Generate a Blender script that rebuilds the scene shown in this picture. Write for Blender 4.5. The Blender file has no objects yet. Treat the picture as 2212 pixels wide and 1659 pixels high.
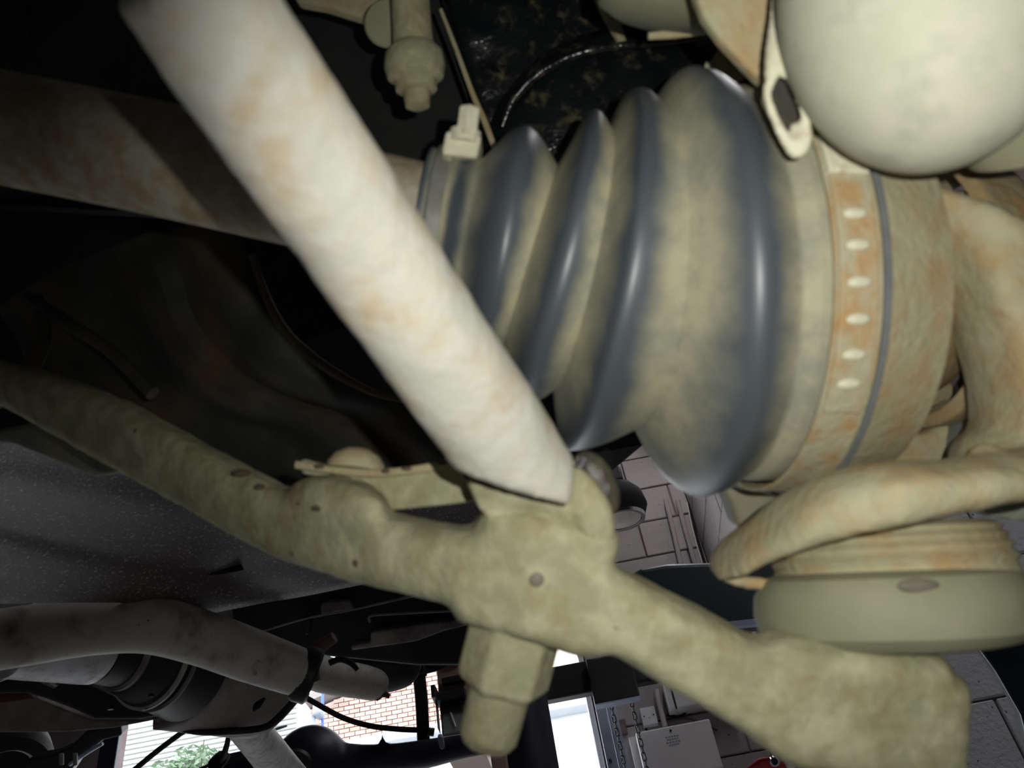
import bpy, bmesh, math, random
from mathutils import Vector, Matrix, noise
from mathutils.geometry import delaunay_2d_cdt
random.seed(7)
S = bpy.context.scene
COL = S.collection
W, H, F = 2212.0, 1659.0, 1916.0          # photograph frame, focal length in its pixels

# ------------------------------------------------------------------ camera
CAM = Vector((0, 0, 1.5))
UPV = Vector((-404, 2126, -1916)).normalized()      # the zenith seen in camera axes
fwd_c = Vector((0, 0, -1))
yv = (fwd_c - UPV * fwd_c.dot(UPV)).normalized()
xv = yv.cross(UPV)
R = Matrix((xv, yv, UPV))                           # camera axes -> world
RGT, UPC, FWD = R @ Vector((1, 0, 0)), R @ Vector((0, 1, 0)), R @ Vector((0, 0, -1))
cam = bpy.data.cameras.new('camera')
cam.sensor_fit = 'HORIZONTAL'; cam.sensor_width = 4.6; cam.lens = F / W * 4.6
cam.clip_start = 0.01; cam.clip_end = 200
cam.dof.use_dof = True; cam.dof.focus_distance = 4.0; cam.dof.aperture_fstop = 2.7
camo = bpy.data.objects.new('camera', cam); COL.objects.link(camo)
camo.matrix_world = Matrix.Translation(CAM) @ R.to_4x4()
S.camera = camo

# ------------------------------------------------------------------ sky, flash, exposure
wd = bpy.data.worlds.new('overcast_sky'); S.world = wd; wd.use_nodes = True
bg = wd.node_tree.nodes['Background']
bg.inputs[0].default_value = (0.93, 0.96, 1.0, 1); bg.inputs[1].default_value = 5.4
fl = bpy.data.lights.new('phone_flash', 'SPOT')
fl.energy = 2.3; fl.color = (1.0, 0.985, 0.93); fl.shadow_soft_size = 0.0016
fl.spot_size = math.radians(84); fl.spot_blend = 0.85
flo = bpy.data.objects.new('phone_flash', fl); COL.objects.link(flo)
fpos = CAM + RGT * 0.017 + UPC * 0.011
faim = (FWD + RGT * 0.16 + UPC * 0.03).normalized()
flo.matrix_world = Matrix.Translation(fpos) @ faim.to_track_quat('-Z', 'Y').to_matrix().to_4x4()
vs = S.view_settings
vs.view_transform = 'Standard'; vs.look = 'None'; vs.gamma = 1.0; vs.use_curve_mapping = False
vs.exposure = 0.0
S.cycles.use_denoising = True
S.cycles.max_bounces = 8

# ------------------------------------------------------------------ helpers: points
def P(u, v, d):
    return CAM + RGT * ((u - W / 2) / F * d) - UPC * ((v - H / 2) / F * d) + FWD * d
def ray(u, v):
    return (P(u, v, 1.0) - CAM)
def PY(u, v, Y):
    r = ray(u, v); return CAM + r * ((Y - CAM.y) / r.y)
def PX(u, v, X):
    r = ray(u, v); return CAM + r * ((X - CAM.x) / r.x)

# ------------------------------------------------------------------ helpers: objects
WLOC = {}
def root(name, loc, label, cat, group=None):
    o = bpy.data.objects.new(name, None); COL.objects.link(o)
    o.location = loc; o.empty_display_size = 0.02
    WLOC[o.name] = Vector(loc)
    return tag(o, label, cat, group)
def tag(o, label, cat, group=None):
    o['label'] = label; o['category'] = cat
    if group: o['group'] = group
    return o
def obj(name, bm, mat, parent=None, smooth=True, bevel=0, seg=3, remesh=0, sm=0, label=None, angle=35, tri=False, rough=0, rscale=300):
    bmesh.ops.remove_doubles(bm, verts=bm.verts, dist=1e-7)
    bmesh.ops.recalc_face_normals(bm, faces=bm.faces)
    c = Vector((0, 0, 0))
    for v in bm.verts: c += v.co
    c /= max(1, len(bm.verts))
    for v in bm.verts: v.co -= c
    me = bpy.data.meshes.new(name); bm.to_mesh(me); bm.free()
    if isinstance(mat, (list, tuple)):
        for m in mat: me.materials.append(m)
    else: me.materials.append(mat)
    o = bpy.data.objects.new(name, me); COL.objects.link(o)
    if remesh:
        m = o.modifiers.new('fuse', 'REMESH'); m.mode = 'VOXEL'; m.voxel_size = remesh; m.use_smooth_shade = True
        if sm:
            m = o.modifiers.new('soften', 'SMOOTH'); m.factor = 0.5; m.iterations = sm
        if rough:
            t = bpy.data.textures.new(name + '_lumps', 'CLOUDS'); t.noise_scale = rscale
            m = o.modifiers.new('lumps', 'DISPLACE'); m.texture = t; m.strength = rough; m.texture_coords = 'GLOBAL'
    elif bevel:
        m = o.modifiers.new('edge', 'BEVEL'); m.width = bevel; m.segments = seg; m.limit_method = 'ANGLE'; m.angle_limit = math.radians(30)
    if smooth:
        for p in me.polygons: p.use_smooth = True
        if not remesh:
            try: me.set_sharp_from_angle(angle=math.radians(angle))
            except Exception: pass
    pl = WLOC[parent.name] if parent is not None else Vector((0, 0, 0))
    if parent is not None: o.parent = parent
    o.location = c - pl
    WLOC[o.name] = c
    if label: o['label'] = label
    return o
def struct(name, bm, mat, **k):
    o = obj(name, bm, mat, smooth=False, **k); o['kind'] = 'structure'; return o
def copy_part(o, parent, loc, rot=None):
    c = o.copy(); COL.objects.link(c); c.parent = parent
    c.location = Vector(loc) - (WLOC[parent.name] if parent is not None else Vector((0, 0, 0)))
    if rot is not None: c.rotation_euler = rot
    return c

# ------------------------------------------------------------------ helpers: shapes
def B(): return bmesh.new()
def catmull(pts, sub):
    if sub <= 1 or len(pts) < 3: 
        if len(pts) == 2 and sub > 1:
            a, b = pts
            return [tuple(x + (y - x) * i / sub for x, y in zip(a, b)) for i in range(sub + 1)]
        return [tuple(p) for p in pts]
    out = []
    n = len(pts)
    for i in range(n - 1):
        p0, p1, p2, p3 = pts[max(0, i - 1)], pts[i], pts[i + 1], pts[min(n - 1, i + 2)]
        for k in range(sub):
            t = k / sub
            out.append(tuple(0.5 * (2 * b + (c - a) * t + (2 * a - 5 * b + 4 * c - d) * t * t + (3 * b - a - 3 * c + d) * t ** 3)
                             for a, b, c, d in zip(p0, p1, p2, p3)))
    out.append(tuple(pts[-1]))
    return out
def skin(bm, rings, cap=True, closed=False, seam=True):
    vr = [[bm.verts.new(p) for p in r] for r in rings]
    n = len(vr[0]); m = len(vr)
    for i in range(m if closed else m - 1):
        a, b = vr[i], vr[(i + 1) % m]
        for k in range(n if seam else n - 1):
            bm.faces.new((a[k], a[(k + 1) % n], b[(k + 1) % n], b[k]))
    if cap and not closed:
        bm.faces.new(list(reversed(vr[0]))); bm.faces.new(vr[-1])
    return vr
def sweep(bm, pts, rad, n=16, ratio=1.0, power=2.0, cap=True, closed=False, ref=None):
    ref = ref or FWD
    rings = []
    m = len(pts)
    for i, p in enumerate(pts):
        a = pts[(i - 1) % m] if closed else pts[max(0, i - 1)]
        b = pts[(i + 1) % m] if closed else pts[min(m - 1, i + 1)]
        t = (b - a).normalized()
        n1 = t.cross(ref)
        if n1.length < 1e-4: n1 = t.cross(UPC)
        n1.normalize(); n2 = n1.cross(t).normalized()
        r = rad[i] if isinstance(rad, (list, tuple)) else rad
        q = ratio[i] if isinstance(ratio, (list, tuple)) else ratio
        ring = []
        for k in range(n):
            an = 2 * math.pi * k / n
            c, s = math.cos(an), math.sin(an)
            c = math.copysign(abs(c) ** (2 / power), c); s = math.copysign(abs(s) ** (2 / power), s)
            ring.append(p + n1 * (r * c) + n2 * (r * q * s))
        rings.append(ring)
    return skin(bm, rings, cap, closed)
def pxtube(bm, pts, n=16, sub=6, ratio=1.0, power=2.0, cap=True, closed=False):
    """pts: (u, v, depth, half width in photo pixels)"""
    if closed:
        q = catmull(list(pts) + [pts[0], pts[1]], sub)[: sub * len(pts)]
    else:
        q = catmull(pts, sub)
    return sweep(bm, [P(a[0], a[1], a[2]) for a in q], [a[3] * a[2] / F for a in q], n, ratio, power, cap, closed)
def lathe(bm, c, axis, prof, n=32, cap=True, start=0.0, up=None):
    axis = axis.normalized()
    e1 = (up or FWD)
    if abs(e1.dot(axis)) > .98: e1 = UPC
    e1 = (e1 - axis * e1.dot(axis)).normalized(); e2 = axis.cross(e1)
    rings = []
    for s, r in prof:
        r = max(r, 1e-5)
        rings.append([c + axis * s + (e1 * math.cos(start + 2 * math.pi * k / n) + e2 * math.sin(start + 2 * math.pi * k / n)) * r for k in range(n)])
    return skin(bm, rings, cap)
def pxlathe(bm, u, v, d, axis, prof, n=32, **k):
    s = d / F
    return lathe(bm, P(u, v, d), axis, [(a * s, r * s) for a, r in prof], n, **k)
def img(ax, ay, az=0.0):
    """a direction: right, DOWN in the picture, away from the camera"""
    return (RGT * ax - UPC * ay + FWD * az).normalized()
def prism(bm, front, off):
    a = [bm.verts.new(p) for p in front]; b = [bm.verts.new(p + off) for p in front]
    n = len(a)
    bm.faces.new(a); bm.faces.new(list(reversed(b)))
    for i in range(n):
        bm.faces.new((a[i], b[i], b[(i + 1) % n], a[(i + 1) % n]))
def pxprism(bm, pts, d, thick, dirn=None):
    off = (dirn or FWD) * thick
    prism(bm, [P(p[0], p[1], p[2] if len(p) > 2 else (d(p[0], p[1]) if callable(d) else d)) for p in pts], off)
def box(bm, c, x, y, z):
    """half-extent vectors"""
    vs_ = [bm.verts.new(c + x * i + y * j + z * k) for k in (-1, 1) for j in (-1, 1) for i in (-1, 1)]
    for f in ((0, 1, 3, 2), (4, 6, 7, 5), (0, 4, 5, 1), (2, 3, 7, 6), (0, 2, 6, 4), (1, 5, 7, 3)):
        bm.faces.new([vs_[i] for i in f])
def wbox(bm, x0, x1, y0, y1, z0, z1):
    box(bm, Vector(((x0 + x1) / 2, (y0 + y1) / 2, (z0 + z1) / 2)), Vector(((x1 - x0) / 2, 0, 0)), Vector((0, (y1 - y0) / 2, 0)), Vector((0, 0, (z1 - z0) / 2)))
def ball(bm, c, ax, ay, az, n=24, m=14):
    rings = []
    for i in range(m + 1):
        t = math.pi * i / m
        s, q = max(1e-4, math.sin(t)), math.cos(t)
        rings.append([c + az * q + (ax * math.cos(2 * math.pi * k / n) + ay * math.sin(2 * math.pi * k / n)) * s for k in range(n)])
    skin(bm, rings)
def pxball(bm, u, v, d, hu, hv, hd=None, n=24, m=14):
    s = d / F
    ball(bm, P(u, v, d), RGT * hu * s, FWD * (hd or min(hu, hv)) * s, UPC * hv * s, n, m)

# ------------------------------------------------------------------ materials
def mat(name, c1, c2=None, scale=60, rust=None, rust_amt=0.0, rust_scale=None, speck=None, speck_amt=0.0, speck_scale=400,
        rough=0.75, metal=0.0, bump=0.0, bump_scale=None, spec=0.4, coat=0.0):
    m = bpy.data.materials.new(name); m.use_nodes = True
    nt = m.node_tree; N = nt.nodes; L = nt.links
    b = N['Principled BSDF']
    b.inputs['Roughness'].default_value = rough; b.inputs['Metallic'].default_value = metal
    b.inputs['Specular IOR Level'].default_value = spec
    if coat: b.inputs['Coat Weight'].default_value = coat; b.inputs['Coat Roughness'].default_value = 0.08
    tc = N.new('ShaderNodeTexCoord')
    def nz(s, detail=5, dist=0.0, r=0.6):
        n = N.new('ShaderNodeTexNoise'); n.inputs['Scale'].default_value = s; n.inputs['Detail'].default_value = detail
        n.inputs['Roughness'].default_value = r; n.inputs['Distortion'].default_value = dist
        L.new(tc.outputs['Object'], n.inputs['Vector']); return n.outputs['Fac']
    def step(f, lo, hi):
        r = N.new('ShaderNodeMapRange'); r.inputs['From Min'].default_value = lo; r.inputs['From Max'].default_value = hi
        r.interpolation_type = 'SMOOTHSTEP'
        L.new(f, r.inputs['Value']); return r.outputs['Result']
    def mix(f, a, c):
        x = N.new('ShaderNodeMix'); x.data_type = 'RGBA'
        L.new(f, x.inputs['Factor'])
        for sock, val in ((x.inputs['A'], a), (x.inputs['B'], c)):
            if isinstance(val, tuple): sock.default_value = (*val, 1)
            else: L.new(val, sock)
        return x.outputs['Result']
    col = c1
    if c2: col = mix(step(nz(scale), 0.35, 0.65), c1, c2)
    if rust:
        th = 0.70 - 0.25 * rust_amt
        col = mix(step(nz(rust_scale or scale * 0.7, 7, 0.15), th - 0.14, th + 0.20), col, rust)
    if speck:
        th = 0.72 - 0.22 * speck_amt
        col = mix(step(nz(speck_scale, 3), th, th + 0.05), col, speck)
    if isinstance(col, tuple): b.inputs['Base Color'].default_value = (*col, 1)
    else: L.new(col, b.inputs['Base Color'])
    if bump:
        bp = N.new('ShaderNodeBump'); bp.inputs['Strength'].default_value = min(1.0, bump); bp.inputs['Distance'].default_value = 0.6 / (bump_scale or scale * 4)
        L.new(nz(bump_scale or scale * 4, 4), bp.inputs['Height']); L.new(bp.outputs['Normal'], b.inputs['Normal'])
    return m
RUST = (0.30, 0.155, 0.06)
M = {}
M['khaki'] = mat('dusty_forged_steel', (0.33, 0.335, 0.20), (0.48, 0.47, 0.30), 105, (0.30, 0.25, 0.13), 0.6, 75, (0.17, 0.13, 0.07), 0.0, 200, 0.85, bump=0.35, bump_scale=350)
M['khaki_rust'] = mat('dusty_rusty_steel', (0.40, 0.38, 0.23), (0.46, 0.43, 0.28), 60, (0.42, 0.29, 0.14), 0.7, 75, rough=0.85, bump=0.4, bump_scale=300)
M['link'] = mat('pale_dusty_bar', (0.50, 0.50, 0.42), (0.57, 0.565, 0.50), 75, (0.50, 0.41, 0.27), 0.6, 80, rough=0.8, bump=0.25, bump_scale=300)
M['dome'] = mat('pale_dusty_cover', (0.47, 0.48, 0.36), (0.54, 0.54, 0.42), 50, (0.38, 0.39, 0.30), 0.4, 90, rough=0.75, bump=0.1, bump_scale=500)
M['disc'] = mat('olive_dusty_cap', (0.27, 0.275, 0.175), (0.31, 0.31, 0.205), 60, rough=0.7)
M['strap'] = mat('cream_dusty_lug', (0.62, 0.61, 0.43), (0.70, 0.69, 0.52), 120, (0.30, 0.16, 0.07), 0.15, 150, rough=0.8, bump=0.3)
M['shaft'] = mat('rusty_shaft', (0.36, 0.34, 0.25), (0.42, 0.40, 0.31), 50, (0.29, 0.21, 0.11), 0.8, 90, rough=0.8, bump=0.3, bump_scale=250)
M['steel'] = mat('bright_clamp_steel', (0.62, 0.63, 0.58), (0.50, 0.50, 0.42), 90, rough=0.38, metal=0.7)
M['grey_edge'] = mat('grey_clamp_edge', (0.17, 0.18, 0.18), (0.21, 0.22, 0.22), 90, rough=0.5)
M['rust_band'] = mat('rusty_band', (0.42, 0.40, 0.27), (0.46, 0.44, 0.31), 80, (0.44, 0.28, 0.12), 0.75, 95, rough=0.8, bump=0.4, bump_scale=300)
M['rusty'] = mat('rusty_joint', (0.38, 0.35, 0.21), (0.33, 0.30, 0.20), 60, (0.40, 0.25, 0.10), 0.9, 70, rough=0.8, bump=0.4, bump_scale=250)
M['teal_grey'] = mat('grey_green_steel', (0.20, 0.22, 0.19), (0.27, 0.28, 0.21), 40, (0.30, 0.24, 0.12), 0.4, 30, rough=0.7)
M['oil'] = mat('oily_black', (0.006, 0.008, 0.010), (0.011, 0.014, 0.015), 80, (0.20, 0.17, 0.09), 0.18, 110, rough=0.2, bump=0.22, bump_scale=80, spec=0.6)
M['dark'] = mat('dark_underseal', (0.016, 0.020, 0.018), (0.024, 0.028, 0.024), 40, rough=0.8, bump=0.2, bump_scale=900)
M['dark_rust'] = mat('dark_subframe', (0.022, 0.025, 0.021), (0.042, 0.042, 0.032), 18, (0.10, 0.055, 0.02), 0.5, 16, rough=0.75, bump=0.3, bump_scale=200)
M['lip'] = mat('rusted_flange', (0.13, 0.085, 0.045), (0.09, 0.07, 0.045), 60, rough=0.8, bump=0.3)
M['pan'] = mat('stone_chipped_underseal', (0.125, 0.108, 0.105), (0.09, 0.078, 0.074), 9, (0.10, 0.085, 0.07), 0.4, 5, (0.42, 0.38, 0.37), 0.55, 330, 0.55, bump=0.6, bump_scale=420)
M['exhaust'] = mat('grey_exhaust', (0.52, 0.50, 0.46), (0.58, 0.56, 0.51), 20, (0.16, 0.13, 0.11), 0.4, 30, (0.05, 0.045, 0.04), 0.1, 200, 0.6, bump=0.2, bump_scale=300)
M['silver'] = mat('mottled_alloy', (0.72, 0.74, 0.80), (0.55, 0.56, 0.60), 40, (0.12, 0.07, 0.06), 0.4, 25, (0.08, 0.07, 0.07), 0.2, 120, 0.5, bump=0.4)
M['prop'] = mat('weathered_tube', (0.36, 0.34, 0.34), (0.26, 0.24, 0.23), 30, (0.15, 0.12, 0.11), 0.4, 60, rough=0.6, bump=0.4)
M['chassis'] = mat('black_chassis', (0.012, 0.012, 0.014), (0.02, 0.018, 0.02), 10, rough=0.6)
M['chassis_dust'] = mat('dusty_chassis', (0.30, 0.26, 0.255), (0.24, 0.21, 0.205), 20, (0.06, 0.05, 0.05), 0.3, 20, rough=0.7)
M['brownplate'] = mat('dirty_guard', (0.30, 0.255, 0.25), (0.23, 0.195, 0.19), 40, (0.24, 0.15, 0.15), 0.3, 12, (0.32, 0.28, 0.28), 0.3, 200, 0.7, bump=0.5, bump_scale=200)
M['navy'] = mat('dark_navy_paint', (0.010, 0.014, 0.030), (0.014, 0.018, 0.036), 6, rough=0.5)
M['black'] = mat('black_steel', (0.011, 0.011, 0.013), (0.017, 0.017, 0.02), 8, rough=0.5)
M['rubber'] = mat('black_rubber', (0.012, 0.011, 0.012), rough=0.8, spec=0.2)
M['teal'] = mat('dark_teal_paint', (0.012, 0.028, 0.036), (0.016, 0.034, 0.042), 5, rough=0.4)
M['bluegrey'] = mat('blue_grey_steel', (0.44, 0.52, 0.66), (0.38, 0.45, 0.58), 6, rough=0.45)
M['white'] = mat('white_paint', (0.74, 0.74, 0.76), (0.69, 0.69, 0.71), 4, rough=0.5)
M['cream'] = mat('cream_paint', (0.62, 0.58, 0.54), (0.56, 0.52, 0.48), 3, rough=0.6)
M['block'] = mat('painted_block', (0.33, 0.305, 0.30), (0.38, 0.35, 0.345), 3, (0.24, 0.21, 0.21), 0.2, 6, (0.05, 0.04, 0.04), 0.16, 45, 0.8, bump=0.3, bump_scale=80)
M['whiteblock'] = mat('white_painted_block', (0.80, 0.82, 0.88), (0.74, 0.76, 0.82), 5, None, 0, None, (0.16, 0.14, 0.14), 0.26, 60, 0.7, bump=0.5, bump_scale=70)
M['mortar'] = mat('old_mortar', (0.20, 0.165, 0.165), (0.17, 0.12, 0.12), 10, rough=0.9)
M['dirty'] = mat('dirty_wall_patch', (0.10, 0.075, 0.065), (0.16, 0.12, 0.11), 14, rough=0.9)
M['concrete'] = mat('concrete', (0.24, 0.23, 0.22), (0.19, 0.185, 0.18), 2, rough=0.8)
M['plaster'] = mat('grimy_plaster', (0.10, 0.095, 0.09), (0.08, 0.075, 0.07), 1.5, rough=0.85)
M['brown'] = mat('brown_locker_paint', (0.36, 0.25, 0.22), (0.32, 0.22, 0.19), 4, rough=0.6)
M['glassgrey'] = mat('dusty_dark_glass', (0.22, 0.26, 0.25), (0.27, 0.31, 0.29), 5, rough=0.3)
M['red'] = mat('red_paint', (0.50, 0.035, 0.045), (0.45, 0.03, 0.04), 5, rough=0.45)
M['chrome'] = mat('chrome', (0.75, 0.76, 0.78), rough=0.15, metal=1.0)
M['chain'] = mat('dark_chain_steel', (0.025, 0.025, 0.028), (0.05, 0.05, 0.055), 60, rough=0.4, metal=0.0)
M['siding'] = mat('white_siding', (0.68, 0.70, 0.69), (0.64, 0.66, 0.65), 2, rough=0.6)
M['brick1'] = mat('pale_brick', (0.50, 0.30, 0.25), (0.44, 0.26, 0.22), 8, rough=0.9)
M['brick2'] = mat('pink_brick', (0.58, 0.38, 0.32), (0.52, 0.33, 0.27), 8, rough=0.9)
M['brick3'] = mat('buff_brick', (0.60, 0.45, 0.38), (0.54, 0.40, 0.33), 8, rough=0.9)
M['pale_mortar'] = mat('pale_mortar', (0.66, 0.58, 0.53), rough=0.9)
M['fascia'] = mat('pale_fascia', (0.50, 0.53, 0.60), (0.46, 0.49, 0.56), 3, rough=0.5)
M['rooftile'] = mat('grey_roof_edge', (0.22, 0.20, 0.20), rough=0.8)
M['blue'] = mat('blue_pole_paint', (0.05, 0.12, 0.55), rough=0.4)
M['lampgrey'] = mat('grey_lamp_box', (0.25, 0.28, 0.33), rough=0.5)
M['leaf'] = mat('leaf_green', (0.15, 0.26, 0.14), (0.30, 0.38, 0.30), 8, rough=0.6)
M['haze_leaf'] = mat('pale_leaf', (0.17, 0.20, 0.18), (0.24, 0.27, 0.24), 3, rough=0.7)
M['wood'] = mat('twig_bark', (0.12, 0.09, 0.07), rough=0.9)
M['asphalt'] = mat('yard_asphalt', (0.25, 0.25, 0.25), (0.21, 0.21, 0.21), 1, rough=0.9)
M['rust_red'] = mat('rusty_hanger', (0.14, 0.055, 0.045), (0.10, 0.045, 0.04), 25, rough=0.8)
M['print'] = mat('grey_print', (0.30, 0.31, 0.35), rough=0.7)
M['water'] = mat('wet_grime', (0.05, 0.045, 0.035), (0.10, 0.09, 0.06), 150, rough=0.12, bump=0.7, bump_scale=500, spec=0.8)
M['dimple'] = mat('dark_brown_mark', (0.15, 0.135, 0.10), (0.19, 0.17, 0.125), 120, rough=0.6)
M['pink'] = mat('pink_render', (0.62, 0.34, 0.32), rough=0.8)

def boot_material():
    m = bpy.data.materials.new('dusty_rubber_boot'); m.use_nodes = True
    nt = m.node_tree; N = nt.nodes; L = nt.links; b = N['Principled BSDF']
    at = N.new('ShaderNodeAttribute'); at.attribute_name = 'dust'
    tc = N.new('ShaderNodeTexCoord')
    n1 = N.new('ShaderNodeTexNoise'); n1.inputs['Scale'].default_value = 55; n1.inputs['Detail'].default_value = 6
    L.new(tc.outputs['Object'], n1.inputs['Vector'])
    ad = N.new('ShaderNodeMath'); ad.operation = 'MULTIPLY_ADD'; ad.inputs[1].default_value = 0.55; ad.inputs[2].default_value = -0.275
    L.new(n1.outputs['Fac'], ad.inputs[0])
    sm_ = N.new('ShaderNodeMath'); sm_.operation = 'ADD'
    L.new(at.outputs['Fac'], sm_.inputs[0]); L.new(ad.outputs[0], sm_.inputs[1])
    mr = N.new('ShaderNodeMapRange'); mr.interpolation_type = 'SMOOTHSTEP'
    mr.inputs['From Min'].default_value = 0.22; mr.inputs['From Max'].default_value = 0.85
    L.new(sm_.outputs[0], mr.inputs['Value'])
    n2 = N.new('ShaderNodeTexNoise'); n2.inputs['Scale'].default_value = 38; n2.inputs['Detail'].default_value = 7; n2.inputs['Roughness'].default_value = .7
    L.new(tc.outputs['Object'], n2.inputs['Vector'])
    m2 = N.new('ShaderNodeMapRange'); m2.interpolation_type = 'SMOOTHSTEP'; m2.inputs['From Min'].default_value = .38; m2.inputs['From Max'].default_value = .66
    L.new(n2.outputs['Fac'], m2.inputs['Value'])
    dm_ = N.new('ShaderNodeMix'); dm_.data_type = 'RGBA'; dm_.inputs['A'].default_value = (0.42, 0.40, 0.265, 1); dm_.inputs['B'].default_value = (0.255, 0.26, 0.20, 1)
    L.new(m2.outputs['Result'], dm_.inputs['Factor'])
    mx = N.new('ShaderNodeMix'); mx.data_type = 'RGBA'
    mx.inputs['A'].default_value = (0.070, 0.085, 0.098, 1); mx.inputs['B'].default_value = (0.40, 0.385, 0.26, 1)
    L.new(dm_.outputs['Result'], mx.inputs['B']); L.new(mr.outputs['Result'], mx.inputs['Factor']); L.new(mx.outputs['Result'], b.inputs['Base Color'])
    rr = N.new('ShaderNodeMapRange'); rr.inputs['To Min'].default_value = 0.42; rr.inputs['To Max'].default_value = 0.85
    L.new(mr.outputs['Result'], rr.inputs['Value']); L.new(rr.outputs['Result'], b.inputs['Roughness'])
    b.inputs['Specular IOR Level'].default_value = 0.6
    return m
M['boot'] = boot_material()

# ================================================================== THE WORKSHOP
YB = PY(1400, 1550, 1).y * 0 + P(1400, 1550, 4.2).y          # inner face of the back wall
XC = PY(1508, 1150, YB).x                                     # corner of back and right wall
XD0, XD1 = PY(224, 1610, YB).x, PY(1290, 1560, YB).x          # door opening
ZD = 4.6
CEIL = 6.0
bm = B(); wbox(bm, -5.2, 5.2, -6.2, YB + 0.3, -0.1, 0.0); struct('floor', bm, M['concrete'])
bm = B(); wbox(bm, -5.2, 5.2, -6.2, YB + 0.3, CEIL, CEIL + 0.1); struct('ceiling', bm, M['plaster'])
bm = B(); wbox(bm, 5.0, 5.2, -6.2, YB + 0.3, 0, CEIL); struct('wall_side', bm, M['plaster'])
bm = B(); wbox(bm, XC + 0.1, 5.0, YB, YB + 0.3, 0, CEIL); struct('wall_rear', bm, M['plaster'])
bm = B(); wbox(bm, -5.2, -5.0, -6.2, YB + 0.3, 0, CEIL); struct('wall_left', bm, M['plaster'])
bm = B(); wbox(bm, -5.0, 5.0, -6.2, -6.0, 0, CEIL)
struct('wall_front', bm, M['plaster'])
bm = B()
wbox(bm, -5.0, XD0, YB, YB + 0.22, 0, CEIL); wbox(bm, XD1, XC, YB + 0.015, YB + 0.22, 0, CEIL); wbox(bm, XD0, XD1, YB, YB + 0.22, ZD, CEIL)
wall_back = struct('wall_back', bm, M['mortar'])
bm = B(); wbox(bm, XC + 0.015, XC + 0.12, 3.05, YB + 0.22, 0, CEIL); wall_right = struct('wall_right', bm, M['mortar'])
YP = P(2120, 1550, 2.6).y                                    # a pier nearer the camera, facing it
XP = PY(2000, 1560, YP).x
bm = B(); wbox(bm, XP + 0.01, 5.0, YP + 0.012, YP + 0.25, 0, CEIL); wall_pier = struct('wall_pier', bm, M['mortar'])
def fill_strip_light(x, y, z, label, e):  # lamps out of view, added to brighten the back wall and pier
    r = root('fill_strip_light', Vector((x, y, z)), label, 'ceiling light', 'added unseen strip lights')
    bm = B(); wbox(bm, x - .09, x + .09, y - .75, y + .75, z, z + .09); obj('casing', bm, M['white'], r, smooth=False, bevel=.01)
    bm = B(); wbox(bm, x - .02, x + .02, y - .2, y - .17, z + .09, CEIL); obj('hanger', bm, M['white'], r, smooth=False)
    m = bpy.data.materials.new('fill_tube_light'); m.use_nodes = True; b = m.node_tree.nodes['Principled BSDF']
    b.inputs['Emission Color'].default_value = (1.0, .97, .98, 1); b.inputs['Emission Strength'].default_value = e
    bm = B(); lathe(bm, Vector((x, y - .7, z - .03)), Vector((0, 1, 0)), [(0, .02), (1.4, .02)], 14); obj('tube', bm, m, r)
fill_strip_light(0.75, YB - 1.0, 4.6, 'added unseen strip light brightening the block wall by the door', 24)
fill_strip_light(XP + 0.9, YP - 1.6, 5.3, 'added unseen strip light brightening the white pier', 90)
# painted blocks, each its own piece
def blocks(parent, ox, ux, z0, rows, x0, x1, dep, m, bw=0.44, bh=0.215, j=0.008):
    """ux: unit vector along the wall; dep: outward normal; origin ox at z=0"""
    for r in range(rows):
        z = z0 + r * bh
        s = x0 - (bw / 2 if r % 2 else 0)
        while s < x1:
            a, b = max(s, x0) + j / 2, min(s + bw, x1) - j / 2
            if b - a > 0.03:
                bm = B()
                c = ox + ux * ((a + b) / 2) + Vector((0, 0, z + bh / 2))
                box(bm, c, ux * ((b - a) / 2), dep * (0.012 + random.uniform(-0.0015, 0.0015)), Vector((0, 0, (bh - j) / 2)))
                obj('block', bm, m, parent, smooth=False, bevel=0.004, seg=1)
            s += bw
blocks(wall_back, Vector((XD1, YB + 0.012, 0)), Vector((1, 0, 0)), 1.72, 15, 0.0, XC - XD1, Vector((0, 1, 0)), M['block'])
blocks(wall_right, Vector((XC + 0.012, YB, 0)), Vector((0, -1, 0)), 2.58, 9, 0.0, 1.2, Vector((1, 0, 0)), M['block'])
blocks(wall_pier, Vector((XP, YP + 0.01, 0)), Vector((1, 0, 0)), 1.50, 8, 0.0, 0.9, Vector((0, 1, 0)), M['whiteblock'])
# door frame lining, split timber post seen bright beside the opening
def flatbox(u0, v0, u1, v1, Y, thick):
    """axis-aligned box on the plane Y whose picture corners are the two pixels"""
    a, b = PY(u0, v0, Y), PY(u1, v1, Y)
    bm = B(); wbox(bm, min(a.x, b.x), max(a.x, b.x), Y, Y + thick, min(a.z, b.z), max(a.z, b.z)); return bm
bm = B(); wbox(bm, XD1 - 0.03, XD1 - 0.005, YB - 0.02, YB + 0.2, 0, ZD)
t1 = obj('trim_1', bm, M['white'], smooth=False, bevel=0.006); t1['kind'] = 'structure'

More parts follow.
